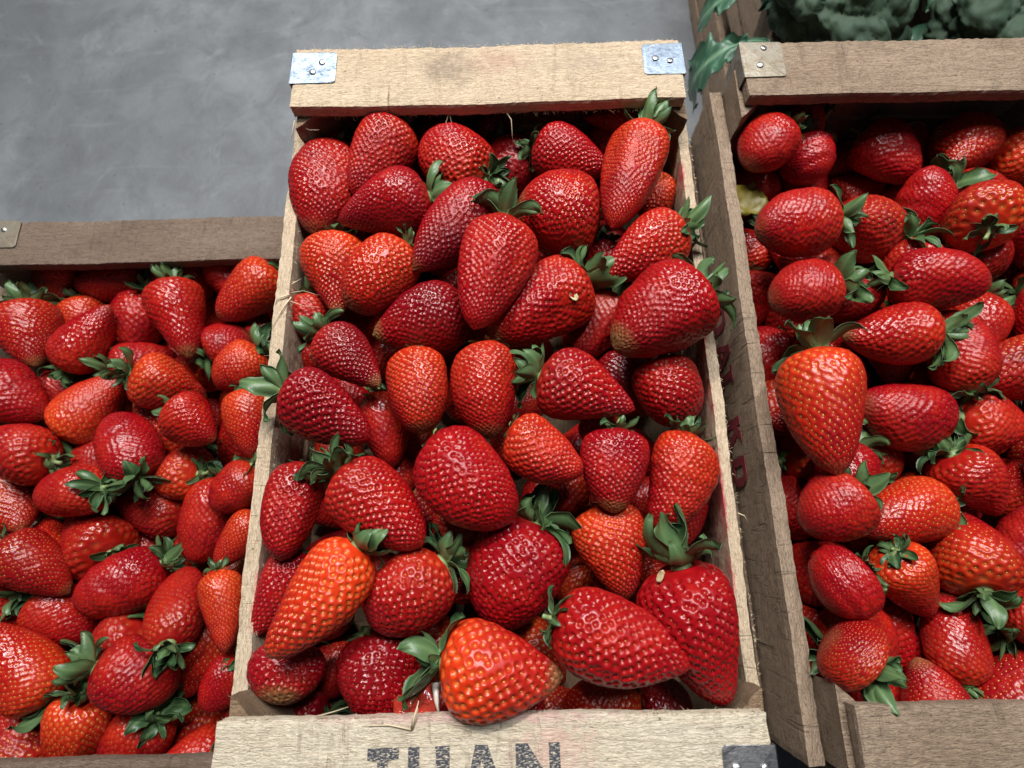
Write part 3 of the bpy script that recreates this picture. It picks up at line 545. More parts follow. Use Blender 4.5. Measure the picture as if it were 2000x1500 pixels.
M_BERRY = berry_material()
M_SEED = seed_material('seed_yellow', (.66, .38, .09), (.50, .20, .04))
M_SEED2 = seed_material('seed_amber', (.42, .17, .05), (.26, .045, .02))
M_LEAF = leaf_material('sepal_green', (.017, .058, .025), (.036, .090, .028), (.15, .24, .09))
M_STALK = plain('stalk_green', (.22, .30, .11), .5)
CREAM, MIDW, DARKW = (.645, .52, .37), (.555, .42, .285), (.33, .225, .14)
PINK = (.55, .07, .09)
M_WOOD = wood_material('brown_wood', (.30, .20, .125), (.23, .15, .09), (.12, .075, .045), grime=.5)
M_FARPLANK = wood_material('pale_wood_smudged', CREAM, MIDW, DARKW, stains_and_shade=(
    (-.030, .006, .005, .030, .022, .03, (.20, .15, .115), .55), (.010, .012, .005, .028, .016, .03, (.45, .26, .20), .45),
    (-.075, -.022, .005, .0012, .012, .03, (.24, .15, .09), .9), (.07, .008, .005, .05, .012, .03, (.40, .30, .23), .5)))
M_NEARPLANK = wood_material('pale_wood_pinkish', (.70, .62, .48), (.63, .54, .40), (.38, .29, .20), stains_and_shade=(
    (.035, .012, .0, .028, .018, .03, (.66, .40, .33), .6), (-.01, .027, .0, .10, .004, .03, (.58, .30, .30), .5)), saw=1.6)
M_RAIL_L = wood_material('pale_wood_juice_shade_left', CREAM, MIDW, DARKW, stains_and_shade=(
    (-.145, -.0045, .029, .024, .0042, .02, PINK, .75), (-.120, -.0055, .029, .012, .0022, .02, (.42, .02, .04), .9), (.125, -.0055, .029, .016, .0022, .02, PINK, .85), (.055, -.0055, .029, .011, .0022, .02, PINK, .9), (-.175, -.0055, .029, .016, .002, .02, PINK, .5),
    (.10, -.010, -.022, .30, .02, .046, (.15, .08, .055), .92), (-.14, -.010, -.022, .26, .02, .046, (.16, .065, .048), .92)))  # dirty brown inner face, deepened to paint in the shade of the gaps
M_RAIL_R = wood_material('pale_wood_juice_shade_right', CREAM, MIDW, DARKW, stains_and_shade=(
    (.165, .0045, .029, .018, .0018, .02, PINK, .8), (.030, .0045, .029, .022, .0022, .02, (.50, .03, .05), .9), (-.02, .0045, .029, .020, .0018, .02, PINK, .85), (-.085, .0045, .029, .034, .0020, .02, (.50, .04, .06), .9), (-.135, .0045, .029, .016, .0018, .02, PINK, .7),
    (-.08, .0055, .006, .07, .0035, .03, (.42, .12, .11), .8), (.12, .0095, -.022, .30, .018, .046, (.16, .095, .065), .92), (-.14, .0095, -.024, .26, .018, .046, (.16, .095, .068), .92)))  # pink juice, then brown dirt with gap shade painted over the inner face
M_OLD = wood_material('weathered_wood', (.37, .275, .195), (.27, .19, .13), (.12, .08, .055), saw=1.2, grime=.6)
M_OLDL = wood_material('brown_grey_wood', (.24, .175, .13), (.18, .125, .09), (.09, .062, .045), saw=1.0, grime=.5)
M_CLIP = metal_material('galvanised_steel', (.34, .40, .47), .34, .68, (.11, .14, .19))
M_CLIPDARK = metal_material('dark_dull_steel', (.36, .35, .35), .32, .6, (.20, .20, .21))
M_CLIPOLD = metal_material('dull_rusty_steel', (.34, .31, .25), .38, .75, (.20, .15, .10))
M_NAIL = metal_material('nail_steel', (.62, .62, .62), .28, .4, (.40, .38, .36))
M_INK = ink_material('black_stencil_ink', (.035, .037, .048), (.58, .50, .38), .56)
M_REDINK = ink_material('red_stencil_ink', (.17, .012, .022), (.25, .17, .12), .62)
M_FIBRE = plain('wood_fibre', (.78, .63, .42), .7)

# ------------------------------------------------------------------ floor
def floor():
    k = NT('concrete'); b = k.b
    tc = k.n('ShaderNodeTexCoord').outputs['Object']
    n1 = k.noise(tc, 3.2, 8, .62, .6); n2 = k.noise(tc, 16, 8, .68, .4); n3 = k.noise(tc, 140, 4, .7)
    c = k.ramp(n1, [(.28, (.110, .117, .125)), (.5, (.170, .180, .190)), (.70, (.245, .26, .273))])
    c = k.mix(k.ramp(n2, [(.42, (0, 0, 0)), (.68, (.75, .75, .75))]), c, (.095, .10, .105))
    c = k.mix(k.ramp(k.noise(tc, 7, 6, .7, 1.2), [(.58, (0, 0, 0)), (.72, (.5, .5, .5))]), c, (.34, .36, .38))
    vo = k.n('ShaderNodeTexVoronoi', i_Scale=34.0); k.l(tc, vo.inputs['Vector'])
    gsp = k.ramp(vo.outputs['Distance'], [(.05, (1, 1, 1)), (.09, (0, 0, 0))])
    c = k.mix(k.math('MULTIPLY', gsp, .55), c, (.07, .07, .07))
    scf = k.ramp(k.noise(k.mapping(tc, (3, 40, 1)), 1.0, 4, .6, 1.0), [(.62, (0, 0, 0)), (.70, (.14, .14, .14))])
    c = k.mix(scf, c, (.33, .345, .36))
    c = k.mix(k.math('MULTIPLY', n3, .3), c, (.12, .12, .125))
    k.l(c, b.inputs['Base Color'])
    k.l(k.math('ADD', k.math('MULTIPLY', n2, .3), .38), b.inputs['Roughness'])
    k.l(k.bump(n2, .25, .01, k.bump(n3, .2, .002)), b.inputs['Normal'])
    N = 24; g = np.linspace(-4, 4, N + 1)
    X, Y = np.meshgrid(g, g); Z = np.zeros_like(X)
    v = np.stack([X, Y, Z], -1).reshape(-1, 3)
    i = np.arange(N * (N + 1)).reshape(N, N + 1)[:, :-1].ravel()
    f = np.stack([i, i + 1, i + N + 2, i + N + 1], 1)
    o = part('floor', me_from('floor', v, f, k.m), None, (0, 0, FLOOR_Z)); o['kind'] = 'structure'
FLOOR_Z = -.391
floor()

# ------------------------------------------------------------------ boards
def board_mesh(name, lx, ly, lz, mat, nx=60, ny=6, nz=3, seed=0, jag=.0005, bow=None, taper=None):
    """rough box, length along X, built as one closed skin with chipped edges"""
    rng = np.random.default_rng(seed)
    xs = np.linspace(-lx / 2, lx / 2, nx + 1); ys = np.linspace(-ly / 2, ly / 2, ny + 1); zs = np.linspace(-lz / 2, lz / 2, nz + 1)
    idx = {}; V = []; F = []
    def vid(i, j, k):
        key = (i, j, k)
        if key not in idx:
            idx[key] = len(V); V.append((xs[i], ys[j], zs[k]))
        return idx[key]
    for i in range(nx):
        for j in range(ny):
            F.append((vid(i, j, nz), vid(i + 1, j, nz), vid(i + 1, j + 1, nz), vid(i, j + 1, nz)))
            F.append((vid(i, j, 0), vid(i, j + 1, 0), vid(i + 1, j + 1, 0), vid(i + 1, j, 0)))
        for k in range(nz):
            F.append((vid(i, 0, k), vid(i + 1, 0, k), vid(i + 1, 0, k + 1), vid(i, 0, k + 1)))
            F.append((vid(i, ny, k), vid(i, ny, k + 1), vid(i + 1, ny, k + 1), vid(i + 1, ny, k)))
    for j in range(ny):
        for k in range(nz):
            F.append((vid(0, j, k), vid(0, j, k + 1), vid(0, j + 1, k + 1), vid(0, j + 1, k)))
            F.append((vid(nx, j, k), vid(nx, j + 1, k), vid(nx, j + 1, k + 1), vid(nx, j, k + 1)))
    V = np.array(V)
    ex = (np.abs(np.abs(V[:, 0]) - lx / 2) < 1e-6).astype(int); ey = (np.abs(np.abs(V[:, 1]) - ly / 2) < 1e-6).astype(int); ez = (np.abs(np.abs(V[:, 2]) - lz / 2) < 1e-6).astype(int)
    edge = (ex + ey + ez) >= 2
    sg = np.sign(V)
    a = jag * (rng.random(len(V)) * 1.0 + .35) * edge
    V = V - sg * np.stack([a * ex * .8, a * ey, a * ez * .8], 1)
    V = V + rng.normal(0, jag * .16, V.shape)
    ph = rng.uniform(0, 6, 4)
    V[:, 1] += .0006 * np.sin(V[:, 0] * 21 + ph[0]) + .0003 * np.sin(V[:, 0] * 70 + ph[1])
    V[:, 2] += .0004 * np.sin(V[:, 0] * 17 + ph[2])
    if bow: V[:, 1] += bow * (1 - (2 * V[:, 0] / lx) ** 2)
    m = me_from(name, V, np.array(F), mat, smooth=False)
    return m

def triangle_post_mesh(name, leg, h, mat, seed=0):
    """corner post of triangular section; the right angle at the origin, legs along +X and +Y, height 0..h along Z"""
    rng = np.random.default_rng(seed); n = 12; V = []; F = []
    pr = [(0, 0), (leg * .5, 0), (leg, 0), (leg * .93, leg * .07 + .001), (leg * .5, leg * .5), (leg * .07 + .001, leg * .93), (0, leg), (0, leg * .5)]
    for i in range(n + 1):
        for (x, y) in pr: V.append((x + rng.normal(0, .0003), y + rng.normal(0, .0003), h * i / n))
    k = len(pr)
    for i in range(n):
        for j in range(k): F.append((i * k + j, i * k + (j + 1) % k, (i + 1) * k + (j + 1) % k, (i + 1) * k + j))
    F.append(tuple(range(k))[::-1]); F.append(tuple(n * k + j for j in range(k)))
    return me_from(name, V, F, mat, smooth=False)

def clip_mesh(name, w, d, drop, mat, flip=1):
    """sheet corner clip: top plate w x d with rounded inner corners and a flap bent down the board end (at x=0)"""
    t = .0007; r = .003; out = []
    for a in range(5):
        q = math.pi / 2 * a / 4; out.append((w - r + r * math.sin(q), -d / 2 + r - r * math.cos(q)))
    for a in range(5):
        q = math.pi / 2 * a / 4; out.append((w - r + r * math.cos(q), d / 2 - r + r * math.sin(q)))
    out = [(0.0, -d / 2)] + out + [(0.0, d / 2)]
    bm = bmesh.new()
    top = [bm.verts.new((x * flip, y, t + .0004 * math.sin(x * 160 + y * 90))) for x, y in out]
    bot = [bm.verts.new((x * flip, y, 0.0)) for x, y in out]
    bm.faces.new(top); bm.faces.new(bot[::-1])
    n = len(out)
    for i in range(n - 1): bm.faces.new((bot[i], bot[i + 1], top[i + 1], top[i]))
    # flap
    fl = [(-d / 2, 0), (d / 2, 0), (d / 2 * .96, -drop * .75), (d / 2 * .55, -drop), (-d / 2 * .55, -drop), (-d / 2 * .96, -drop * .75)]
    o1 = [bm.verts.new((-t * flip, y, z + (t if z == 0 else 0))) for y, z in fl]; i1 = [bm.verts.new((0.0001 * flip, y, z - .0001)) for y, z in fl]
    bm.faces.new(o1); bm.faces.new(i1[::-1])
    for i in range(1, 6): 
        j = (i + 1) % 6
        bm.faces.new((i1[i], i1[j], o1[j], o1[i]))
    bm.faces.new((o1[0], o1[1], top[-1], top[0]))
    bmesh.ops.recalc_face_normals(bm, faces=bm.faces)
    m = bpy.data.meshes.new(name); bm.to_mesh(m); bm.free(); m.materials.append(mat)
    return m
def nail_mesh():
    V = []; F = []; n = 14
    for z, r in ((0, .0024), (.0006, .0025), (.0010, .0021), (.0012, .0010)):
        for i in range(n): V.append((r * math.cos(6.2832 * i / n), r * math.sin(6.2832 * i / n), z))
    for k in range(3):
        for i in range(n): F.append((k * n + i, k * n + (i + 1) % n, (k + 1) * n + (i + 1) % n, (k + 1) * n + i))
    F.append(tuple(3 * n + i for i in range(n))); F.append(tuple(range(n))[::-1])
    return me_from('nail', V, F, M_NAIL)
NAIL = nail_mesh()

def strip(pts, w, th=.00035):
    """thin curved splinter along pts, tapering; returns verts, faces"""
    V = []; F = []; n = len(pts)
    for i, p in enumerate(pts):
        p = Vector(p); q = Vector(pts[min(i + 1, n - 1)]) - Vector(pts[max(i - 1, 0)]); q.normalize()
        s = q.cross(Vector((.3, .2, .93))); s.normalize(); u = s.cross(q)
        f = w * (1 - .85 * i / (n - 1)); g = th * (1 - .7 * i / (n - 1))
        for a, b in ((1, 0), (0, 1), (-1, 0), (0, -1)): V.append(p + s * a * f / 2 + u * b * g)
    for i in range(n - 1):
        for j in range(4): F.append((i * 4 + j, i * 4 + (j + 1) % 4, i * 4 + 4 + (j + 1) % 4, i * 4 + 4 + j))
    F.append((3, 2, 1, 0)); F.append(tuple((n - 1) * 4 + j for j in range(4)))
    return V, F
def strips(name, lst, parent, mat=None, kind=None):
    V = []; F = []
    for pts, w in lst:
        v, f = strip(pts, w); o = len(V); V += v; F += [tuple(a + o for a in g) for g in f]
    return part(name, me_from(name, V, F, mat or M_FIBRE), parent, kind=kind)
def fuzz(n, line, out, up, seed, lo=.0006, hi=.003):
    """short hairs of wood along a board edge: line = (p, q)"""
    r = random.Random(seed); L = []
    p, q = Vector(line[0]), Vector(line[1]); out = Vector(out); up = Vector(up); al = (q - p).normalized()
    for i in range(n):
        b = p.lerp(q, r.random()); ln = r.uniform(lo, hi) * (2.0 if r.random() < .08 else 1)
        d = (out * r.uniform(.4, 1) + up * r.uniform(-.3, .5) + al * r.uniform(-1, 1)).normalized()
        e = (d + al * r.uniform(-.8, .8) + up * r.uniform(-.3, .5)).normalized()
        L.append(([b - d * .0006, b + d * ln * .5, b + d * ln * .5 + e * ln * .5], r.uniform(.00012, .00028)))
    return L

# ------------------------------------------------------------------ lettering
def poly_union(strokes, scale, skew=0):
    V = []; F = []; t = .00025
    for s in strokes:
        o = len(V); n = len(s)
        for x, y in s: V.append((x * scale, y * scale, t))
        for x, y in s: V.append((x * scale, y * scale, -t))
        F.append(tuple(o + i for i in range(n))); F.append(tuple(o + n + i for i in reversed(range(n))))
        for i in range(n): F.append((o + n + i, o + n + (i + 1) % n, o + (i + 1) % n, o + i))
    return V, F
GLYPH = {
 'T': [[(0, .80), (.20, .78), (.40, .78), (.62, .82), (.62, 1), (0, 1)], [(.20, 0), (.42, 0), (.40, .78), (.20, .78)]],
 'U': [[(0, .25), (.22, .25), (.22, 1), (0, 1)], [(.55, .25), (.82, .25), (.82, 1), (.53, 1), (.55, .9)], [(.06, .0), (.76, 0), (.82, .25), (.0, .25)]],
 'A': [[(0, 0), (.2, 0), (.42, 1), (.24, 1)], [(.62, 0), (.84, 0), (.49, 1), (.42, 1), (.36, .72)], [(.2, .22), (.58, .22), (.55, .38), (.24, .38)]],
 'N': [[(0, 0), (.22, 0), (.22, 1), (0, 1)], [(.66, 0), (.88, 0), (.88, 1), (.66, 1)], [(.22, .62), (.66, 0), (.66, .36), (.24, 1), (.22, 1)]],
 'D': [[(0, 0), (.24, 0), (.24, 1), (0, 1)], [(.24, .80), (.5, .80), (.66, .92), (.5, 1), (.24, 1)], [(.24, 0), (.5, 0), (.66, .08), (.5, .2), (.24, .2)], [(.66, .08), (.8, .3), (.8, .7), (.66, .92), (.5, .8), (.56, .68), (.56, .32), (.5, .2)]],
 'I': [[(0, .85), (.5, .85), (.5, 1), (.25, .95), (0, 1)], [(.13, .15), (.37, .15), (.37, .85), (.13, .85)], [(0, 0), (.5, 0), (.5, .15), (0, .15)]],
 'K': [[(0, 0), (.26, 0), (.26, 1), (0, 1)], [(.26, .45), (.42, .62), (.74, 1), (.46, 1), (.26, .74)], [(.36, .56), (.58, 0), (.86, 0), (.52, .72)]],
}
def lettering(name, text, sizes, parent, loc, rot, mat, scale):
    """each letter a flat print of its own; sizes = x offsets in letter heights"""
    for ch, x, y in zip(text, sizes[0], sizes[1]):
        V, F = poly_union(GLYPH[ch], scale)
        m = me_from('letter', V, F, mat, smooth=False)
        M = Matrix.Translation(loc) @ rot.to_4x4() @ Matrix.Translation((x * scale, y * scale, 0))
        o = part('letter', m, parent); o.matrix_local = M

# ------------------------------------------------------------------ crates
def make_crate(label, mats, L=.411, P=.056, hw=.150, t=.011, H=.130, rail_out=(.159, .1615), rail_t=(.0105, .0085), hr=.035, bow_l=.0018, clips=(), seed=1, yaw=0, loc=(0, 0, 0), group='wooden fruit crates', name='fruit_crate'):
    """origin: middle of the near plank's inner edge, on the top plane. mats = far plank, near plank, left board, right board, rest, clip"""
    mf, mn, ml, mr, mo, mc = mats
    c = thing(name, label, 'crate', group, loc); c.rotation_euler[2] = yaw
    zc = -t / 2
    far = part('end_plank', board_mesh('end_plank', 2 * hw, P, t, mf, 90, 12, 4, seed, .0006), c, (0, L + P / 2, zc))
    near = part('end_plank', board_mesh('end_plank', 2 * hw, P, t, mn, 90, 12, 4, seed + 1, .0006), c, (0, -P / 2, zc))
    # side boards: an upper and a lower one on each side
    top = -hr; bh = .058; Ls = L + P * 1.55; cy = L / 2
    for sx, ro, rt, mm in ((-1, rail_out[0], rail_t[0], ml), (1, rail_out[1], rail_t[1], mr)):
        ry = Matrix.Rotation(math.pi / 2, 4, 'Z')
        x = sx * (ro - rt / 2)
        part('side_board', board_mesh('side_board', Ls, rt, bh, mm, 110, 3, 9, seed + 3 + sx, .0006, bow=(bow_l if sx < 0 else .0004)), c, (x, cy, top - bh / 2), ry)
        part('side_board', board_mesh('side_board', Ls, rt, .029, mo, 40, 2, 4, seed + 6 + sx, .0006), c, (x, cy, top - bh - .004 - .0145), ry)
    # corner posts
    ph = H - t - .0005
    for sx in (-1, 1):
        xi = sx * ((rail_out[0] - rail_t[0]) if sx < 0 else (rail_out[1] - rail_t[1]))
        for sy in (-1, 1):
            yb = -.0365 if sy < 0 else L + .0365
            m = triangle_post_mesh('corner_post', .046, ph, mo, seed + 11)
            o = part('corner_post', m, c)
            M = Matrix.Translation((xi - sx * .0006, yb, -H)) @ Matrix.Diagonal((-sx, -sy, 1, 1))
            o.matrix_local = M
    # end panels and floor slats
    for sy in (-1, 1):
        yb = -.0372 - .004 if sy < 0 else L + .0372 + .004
        for z, h in ((-.0360, .054), (-.0925, .053)):
            part('end_board', board_mesh('end_board', 2 * hw - .004, .008, h, mo, 40, 2, 4, seed + 20 + sy, .0005), c, (0, yb, z - .004))
    nsl = 5; wsl = .054
    for i in range(nsl):
        x = -.124 + i * .062
        part('floor_slat', board_mesh('floor_slat', L + .088, wsl, .006, mo, 30, 3, 1, seed + 30 + i, .0005), c, (x, L / 2, -H + .0035), Matrix.Rotation(math.pi / 2, 4, 'Z'))
    # corner clips, each with two nails
    for (sx, end, w, d, off, drop, nl) in clips:
        cl = part('corner_clip', clip_mesh('corner_clip', w, d, drop, M_CLIPDARK if end == 'near' else mc, -sx), c, (sx * (hw + .0012), (L + off) if end == 'far' else -off, .0006))
        for nx, ny in nl: part('nail', NAIL, cl, (-sx * nx, ny, .0008), (RND.uniform(-.15, .15), RND.uniform(-.15, .15), 0))
    return c

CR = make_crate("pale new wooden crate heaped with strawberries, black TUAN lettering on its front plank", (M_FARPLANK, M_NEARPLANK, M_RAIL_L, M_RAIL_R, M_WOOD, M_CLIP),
    clips=((-1, 'far', .0345, .0290, .0365, .012, ((.017, -.0045), (.0235, .0045))), (1, 'far', .0310, .0290, .0370, .012, ((.0215, .0), (.0105, -.0025))), (1, 'near', .0280, .0290, .0300, .014, ((.0065, .0035), (.0215, .004)))), seed=3)
rot0 = Matrix.Rotation(0, 3, 'Z')
lettering('letter', 'TUAN', ((0, .81, 1.90, 2.94), (0, .0, .0, .0)), CR, (-.0655, -.0418, .0003), Matrix.Rotation(math.radians(1.0), 3, 'Z'), M_INK, .027)

CRR = make_crate("weathered brown crate of strawberries right of the pale one, red letters on its side", (M_OLD, M_OLD, M_OLD, M_OLD, M_OLD, M_CLIPOLD), P=.051,
    rail_out=(.1640, .160), clips=((-1, 'far', .0320, .0330, .0335, .036, ((.0175, .0105), (.0125, -.006))),), hr=.036, bow_l=0.0, seed=41, loc=(.348, .0015, -.001), yaw=0.0)
lettering('letter', 'DAIKD', ((0, 1.11, 1.96, 3.45, 4.55), (0, 0, 0, 0, 0)), CRR, (-.1652, .273, -.0925), Matrix(((0, 0, -1), (-1, 0, 0), (0, 1, 0))), M_REDINK, .027)
CRL = make_crate("lower grey brown wooden crate of strawberries at the left of the pale crate", (M_OLDL, M_OLDL, M_OLD, M_OLD, M_OLD, M_CLIPOLD), P=.047, t=.0125,
    clips=((-1, 'far', .0320, .0290, .033, .014, ((.0175, .0045), (.0125, -.006))),), seed=61, loc=(-.340, -.054, -.130))

def copy_tree(o, parent=None):
    c = o.copy(); COL.objects.link(c)
    if parent is not None: c.parent = parent
    for ch in list(o.children):
        if ch.name.split('.')[0] == 'letter': continue
        copy_tree(ch, c)
    return c
for src, loc, lab in ((CRL, (.003, .002, -.1305), "wooden crate standing under the pale crate, middle of its stack"), (CRL, (-.004, -.003, -.261), "wooden crate on the floor at the bottom of the stack under the pale crate"),
                      (CRR, (.350, -.002, -.1315), "wooden crate standing under the weathered brown crate, middle of its stack"), (CRR, (.345, .003, -.262), "wooden crate on the floor at the bottom of the stack under the weathered brown crate"),
                      (CRR, (-.338, -.052, -.261), "wooden crate on the floor under the lower grey brown crate"),
                      (CRR, (BX + .002, BY + .003, BZ - .1315), "wooden crate on the floor under the broccoli crate")):
    c = copy_tree(src); c.location = loc; c['label'] = lab; c['group'] = 'crates stacked underneath'

# fibres and splinters of the pale crate
strips('wood_fuzz', fuzz(130, ((-.15, .4668, -.0006), (.15, .4668, -.0006)), (0, 1, 0), (0, 0, 1), 5), CR, kind='stuff')
strips('wood_fuzz', fuzz(150, ((-.15, .0, -.0008), (.15, .0, -.0008)), (0, 1, 0), (0, 0, 1), 6), CR, kind='stuff')
strips('wood_fuzz', fuzz(110, ((-.15, .411, -.0105), (.15, .411, -.0105)), (0, -1, -.4), (0, 0, -1), 7), CR, kind='stuff')
strips('wood_fuzz', fuzz(60, ((.1502, .411, -.003), (.1502, .466, -.003)), (1, 0, 0), (0, 0, 1), 8, hi=.0022), CR, kind='stuff')
strips('wood_fuzz', fuzz(90, ((-.1585, 0, -.0355), (-.1585, .42, -.0355)), (-1, 0, 0), (0, 0, 1), 9, hi=.0025) + fuzz(60, ((-.1480, 0, -.0355), (-.1480, .42, -.0355)), (1, 0, 0), (0, 0, 1), 10, hi=.0025), CR, kind='stuff')
strips('wood_fuzz', fuzz(90, ((.1615, 0, -.0355), (.1615, .42, -.0355)), (1, 0, 0), (0, 0, 1), 12, hi=.0025), CR, kind='stuff')
SPL = (([(-.030, .412, -.010), (-.033, .405, -.014), (-.036, .399, -.020)], .0010), ([(-.030, .412, -.010), (-.028, .405, -.014), (-.0265, .400, -.018)], .0008),
       ([(.013, .413, -.009), (.018, .405, -.011), (.0185, .398, -.018), (.0188, .393, -.026)], .0011),
       ([(-.150, .410, -.012), (-.1545, .404, -.020), (-.158, .402, -.026), (-.164, .401, -.027)], .0012), ([(-.149, .409, -.013), (-.141, .406, -.018), (-.132, .404, -.016)], .0016),
       ([(-.1490, .272, -.0335), (-.153, .270, -.0325), (-.158, .2685, -.0325), (-.1605, .262, -.036), (-.1608, .250, -.042), (-.159, .243, -.046)], .0016),
       ([(-.1475, .270, -.034), (-.152, .262, -.033), (-.1565, .252, -.033), (-.159, .245, -.034)], .0014), ([(-.1480, .274, -.0345), (-.139, .275, -.034), (-.128, .272, -.036)], .0007),
       ([(-.1480, .267, -.0345), (-.139, .264, -.0365), (-.127, .263, -.038)], .0007), ([(-.1485, .281, -.0345), (-.1455, .285, -.037), (-.144, .289, -.041)], .0008),
       ([(-.0425, -.0065, .0), (-.0410, .000, .003), (-.0385, .0085, .0045)], .0022), ([(-.0425, -.0065, .0), (-.0402, .000, .002), (-.0392, .005, .002)], .0016),
       ([(-.0430, -.0060, .0006), (-.055, -.0035, .0011), (-.070, -.004, .0006)], .0013), ([(-.002, -.0025, .0006), (-.014, -.0045, .0010), (-.024, -.0035, .0005)], .0010),
       ([(.1612, .108, -.0352), (.165, .106, -.034), (.1672, .102, -.036)], .0009), ([(-.095, .001, .0004), (-.085, .0035, .0015), (-.077, .006, .003)], .0009),
       ([(-.160, .055, -.0375), (-.1625, .09, -.041), (-.1612, .13, -.038)], .0014), ([(-.1495, .185, -.0345), (-.141, .181, -.036), (-.133, .179, -.040)], .0009))
for s in SPL:
    v, f = strip(*s); part('splinter', me_from('splinter', v, f, M_FIBRE), CR)

# ------------------------------------------------------------------ strawberries
PROF = {'c': [(0, .30), (.05, .66), (.13, .89), (.24, 1), (.4, .97), (.58, .8), (.75, .56), (.88, .34), (.96, .18), (1, 0.0)],
        'b': [(0, .30), (.05, .64), (.14, .89), (.28, 1), (.48, 1), (.66, .92), (.8, .74), (.9, .54), (.97, .3), (1, 0.0)],
        'w': [(0, .34), (.05, .73), (.13, .94), (.24, 1), (.4, .96), (.6, .82), (.78, .6), (.9, .4), (.97, .22), (1, 0.0)],
        'l': [(0, .34), (.05, .70), (.13, .92), (.24, 1), (.38, .98), (.54, .87), (.7, .7), (.85, .5), (.95, .28), (1, 0.0)]}
def prof_fn(sh):
    p = np.array(PROF[sh]); n = 400
    s = np.linspace(0, 1, n); r = np.interp(s, p[:, 0], p[:, 1])
    for _ in range(3):
        k = np.ones(15) / 15; rp = np.concatenate([np.full(7, r[0]), r, np.zeros(7)]); r = np.convolve(rp, k, 'valid')
    r = np.minimum(r, np.sqrt(np.clip(1 - s, 0, 1)) * 1.75)
    r[-1] = 0
    return lambda q: np.interp(q, s, r)
def berry_mesh(L, R, sh, seed, org=.2, drk=.2, tan=.2, wrinkle=.0, sp=None, nu=150, nv=96, hcol=None):
    rng = np.random.default_rng(seed); f = prof_fn(sh)
    ph = rng.uniform(0, 6.28, (6, 4)); kf = rng.normal(0, 1, (6, 3)) * np.array([1.0, 1.0, .8]) / R * .9
    am = rng.uniform(.016, .054, 6) * R * 1.3
    el = 1 + rng.uniform(-.09, .09); bx, by = rng.normal(0, .05, 2) * L
    lob = rng.uniform(.0, .055); lph = rng.uniform(0, 6.28); nl = rng.choice([2, 3, 3, 5])
    wk = rng.normal(0, 1, (4, 3)) / R * 1.1; wk[:, 2] *= 2.4; wp = rng.uniform(0, 6.28, 4)
    def P(s, th):
        r = f(s) * R * (1 + lob * np.cos(nl * th + lph) * np.sin(np.pi * np.clip(s * 1.1, 0, 1)))
        x = r * np.cos(th) * el + bx * (s * (1 - s)) * 2; y = r * np.sin(th) / el + by * (s * (1 - s)) * 2
        z = -L * s
        dip = np.exp(-((s / .03) ** 2)) * 0
        p = np.stack([x, y, z + dip], -1)
        d = 0
        for k in range(6): d = d + am[k] * np.sin(p @ kf[k] + ph[k, 0])
        if wrinkle:
            for k in range(4): d = d + wrinkle * R * .035 * (np.abs(np.sin(p @ wk[k] + wp[k])) - .6)
        rad = np.stack([np.cos(th), np.sin(th), np.zeros_like(th)], -1)
        w = np.clip(f(s) * 1.4, 0, 1)
        return p + rad * (d * w)[..., None]
    def Nrm(s, th):
        e = 1e-3
        a = P(np.clip(s + e, 0, 1), th) - P(np.clip(s - e, 0, 1), th); b = P(s, th + e) - P(s, th - e)
        n = np.cross(b, a); n /= np.linalg.norm(n, axis=-1, keepdims=True) + 1e-12
        c = P(s, th); sgn = np.sign(((c - np.stack([np.zeros_like(s), np.zeros_like(s), -L * (.25 + .5 * s)], -1)) * n).sum(-1))
        return n * sgn[..., None]
    q = np.linspace(0, 1, nv); q = q + .035 * np.sin(2 * np.pi * q) * -1 * .9
    q = np.clip(q, 0, 1); q[-1] = .9985
    TH, S = np.meshgrid(np.linspace(0, 2 * np.pi, nu, endpoint=False), q)
    V = P(S, TH).reshape(-1, 3); N = Nrm(S.ravel(), TH.ravel())
    # achenes on a spiral lattice, denser to the tip
    sp = sp or rng.uniform(.0031, .0039)
    sg = np.linspace(.03, .992, 300); w = f(sg) * (1 + .5 * sg ** 3 + 4.5 * sg ** 12); cum = np.cumsum(w); cum = cum / cum[-1]
    area_ = np.trapz(f(sg), sg) * R * L * 2 * np.pi * 1.12
    n = int(area_ / (sp * sp * .87))
    i = np.arange(n); ss = np.interp((i + .5) / n, cum, sg); tt = i * 2.399963 + rng.normal(0, .035, n) + rng.uniform(0, 6)
    ss = np.clip(ss + rng.normal(0, .07 * sp / L, n), .02, .993)
    A = P(ss, tt); AN = Nrm(ss, tt)
    D2 = ((A[:, None] - A[None]) ** 2).sum(-1) + np.eye(n) * 9
    nn = np.sqrt(np.partition(D2, 2, 1)[:, :3].mean(1))
    G = (V * V).sum(1)[:, None] + (A * A).sum(1)[None] - 2 * V @ A.T
    j = G.argmin(1); d = np.sqrt(np.maximum(G[np.arange(len(V)), j], 0)); t = np.clip((d / nn[j] - .10) / .40, 0, 1)
    t = t * t * (3 - 2 * t)
    hgt = nn[j] * (.34 + .05 * rng.standard_normal(n)[j])
    shal = np.clip((S.ravel() - .01) / .05, 0, 1)
    V2 = V - N * (hgt * (1 - t) * shal)[:, None] + N * (hgt * .25)[:, None] * shal[:, None]
    faces = []
    ii = np.arange(nv - 1)[:, None] * nu; jj = np.arange(nu)[None]
    F = np.stack([ii + jj, ii + nu + jj, ii + nu + (jj + 1) % nu, ii + (jj + 1) % nu], -1).reshape(-1, 4)
    tip = len(V2); top = tip + 1
    V2 = np.vstack([V2, [P(np.array([1.0]), np.array([0.0]))[0]], [[0, 0, -.002]]])
    last = (nv - 1) * nu
    T1 = np.stack([last + np.arange(nu), np.full(nu, tip), last + (np.arange(nu) + 1) % nu], 1)
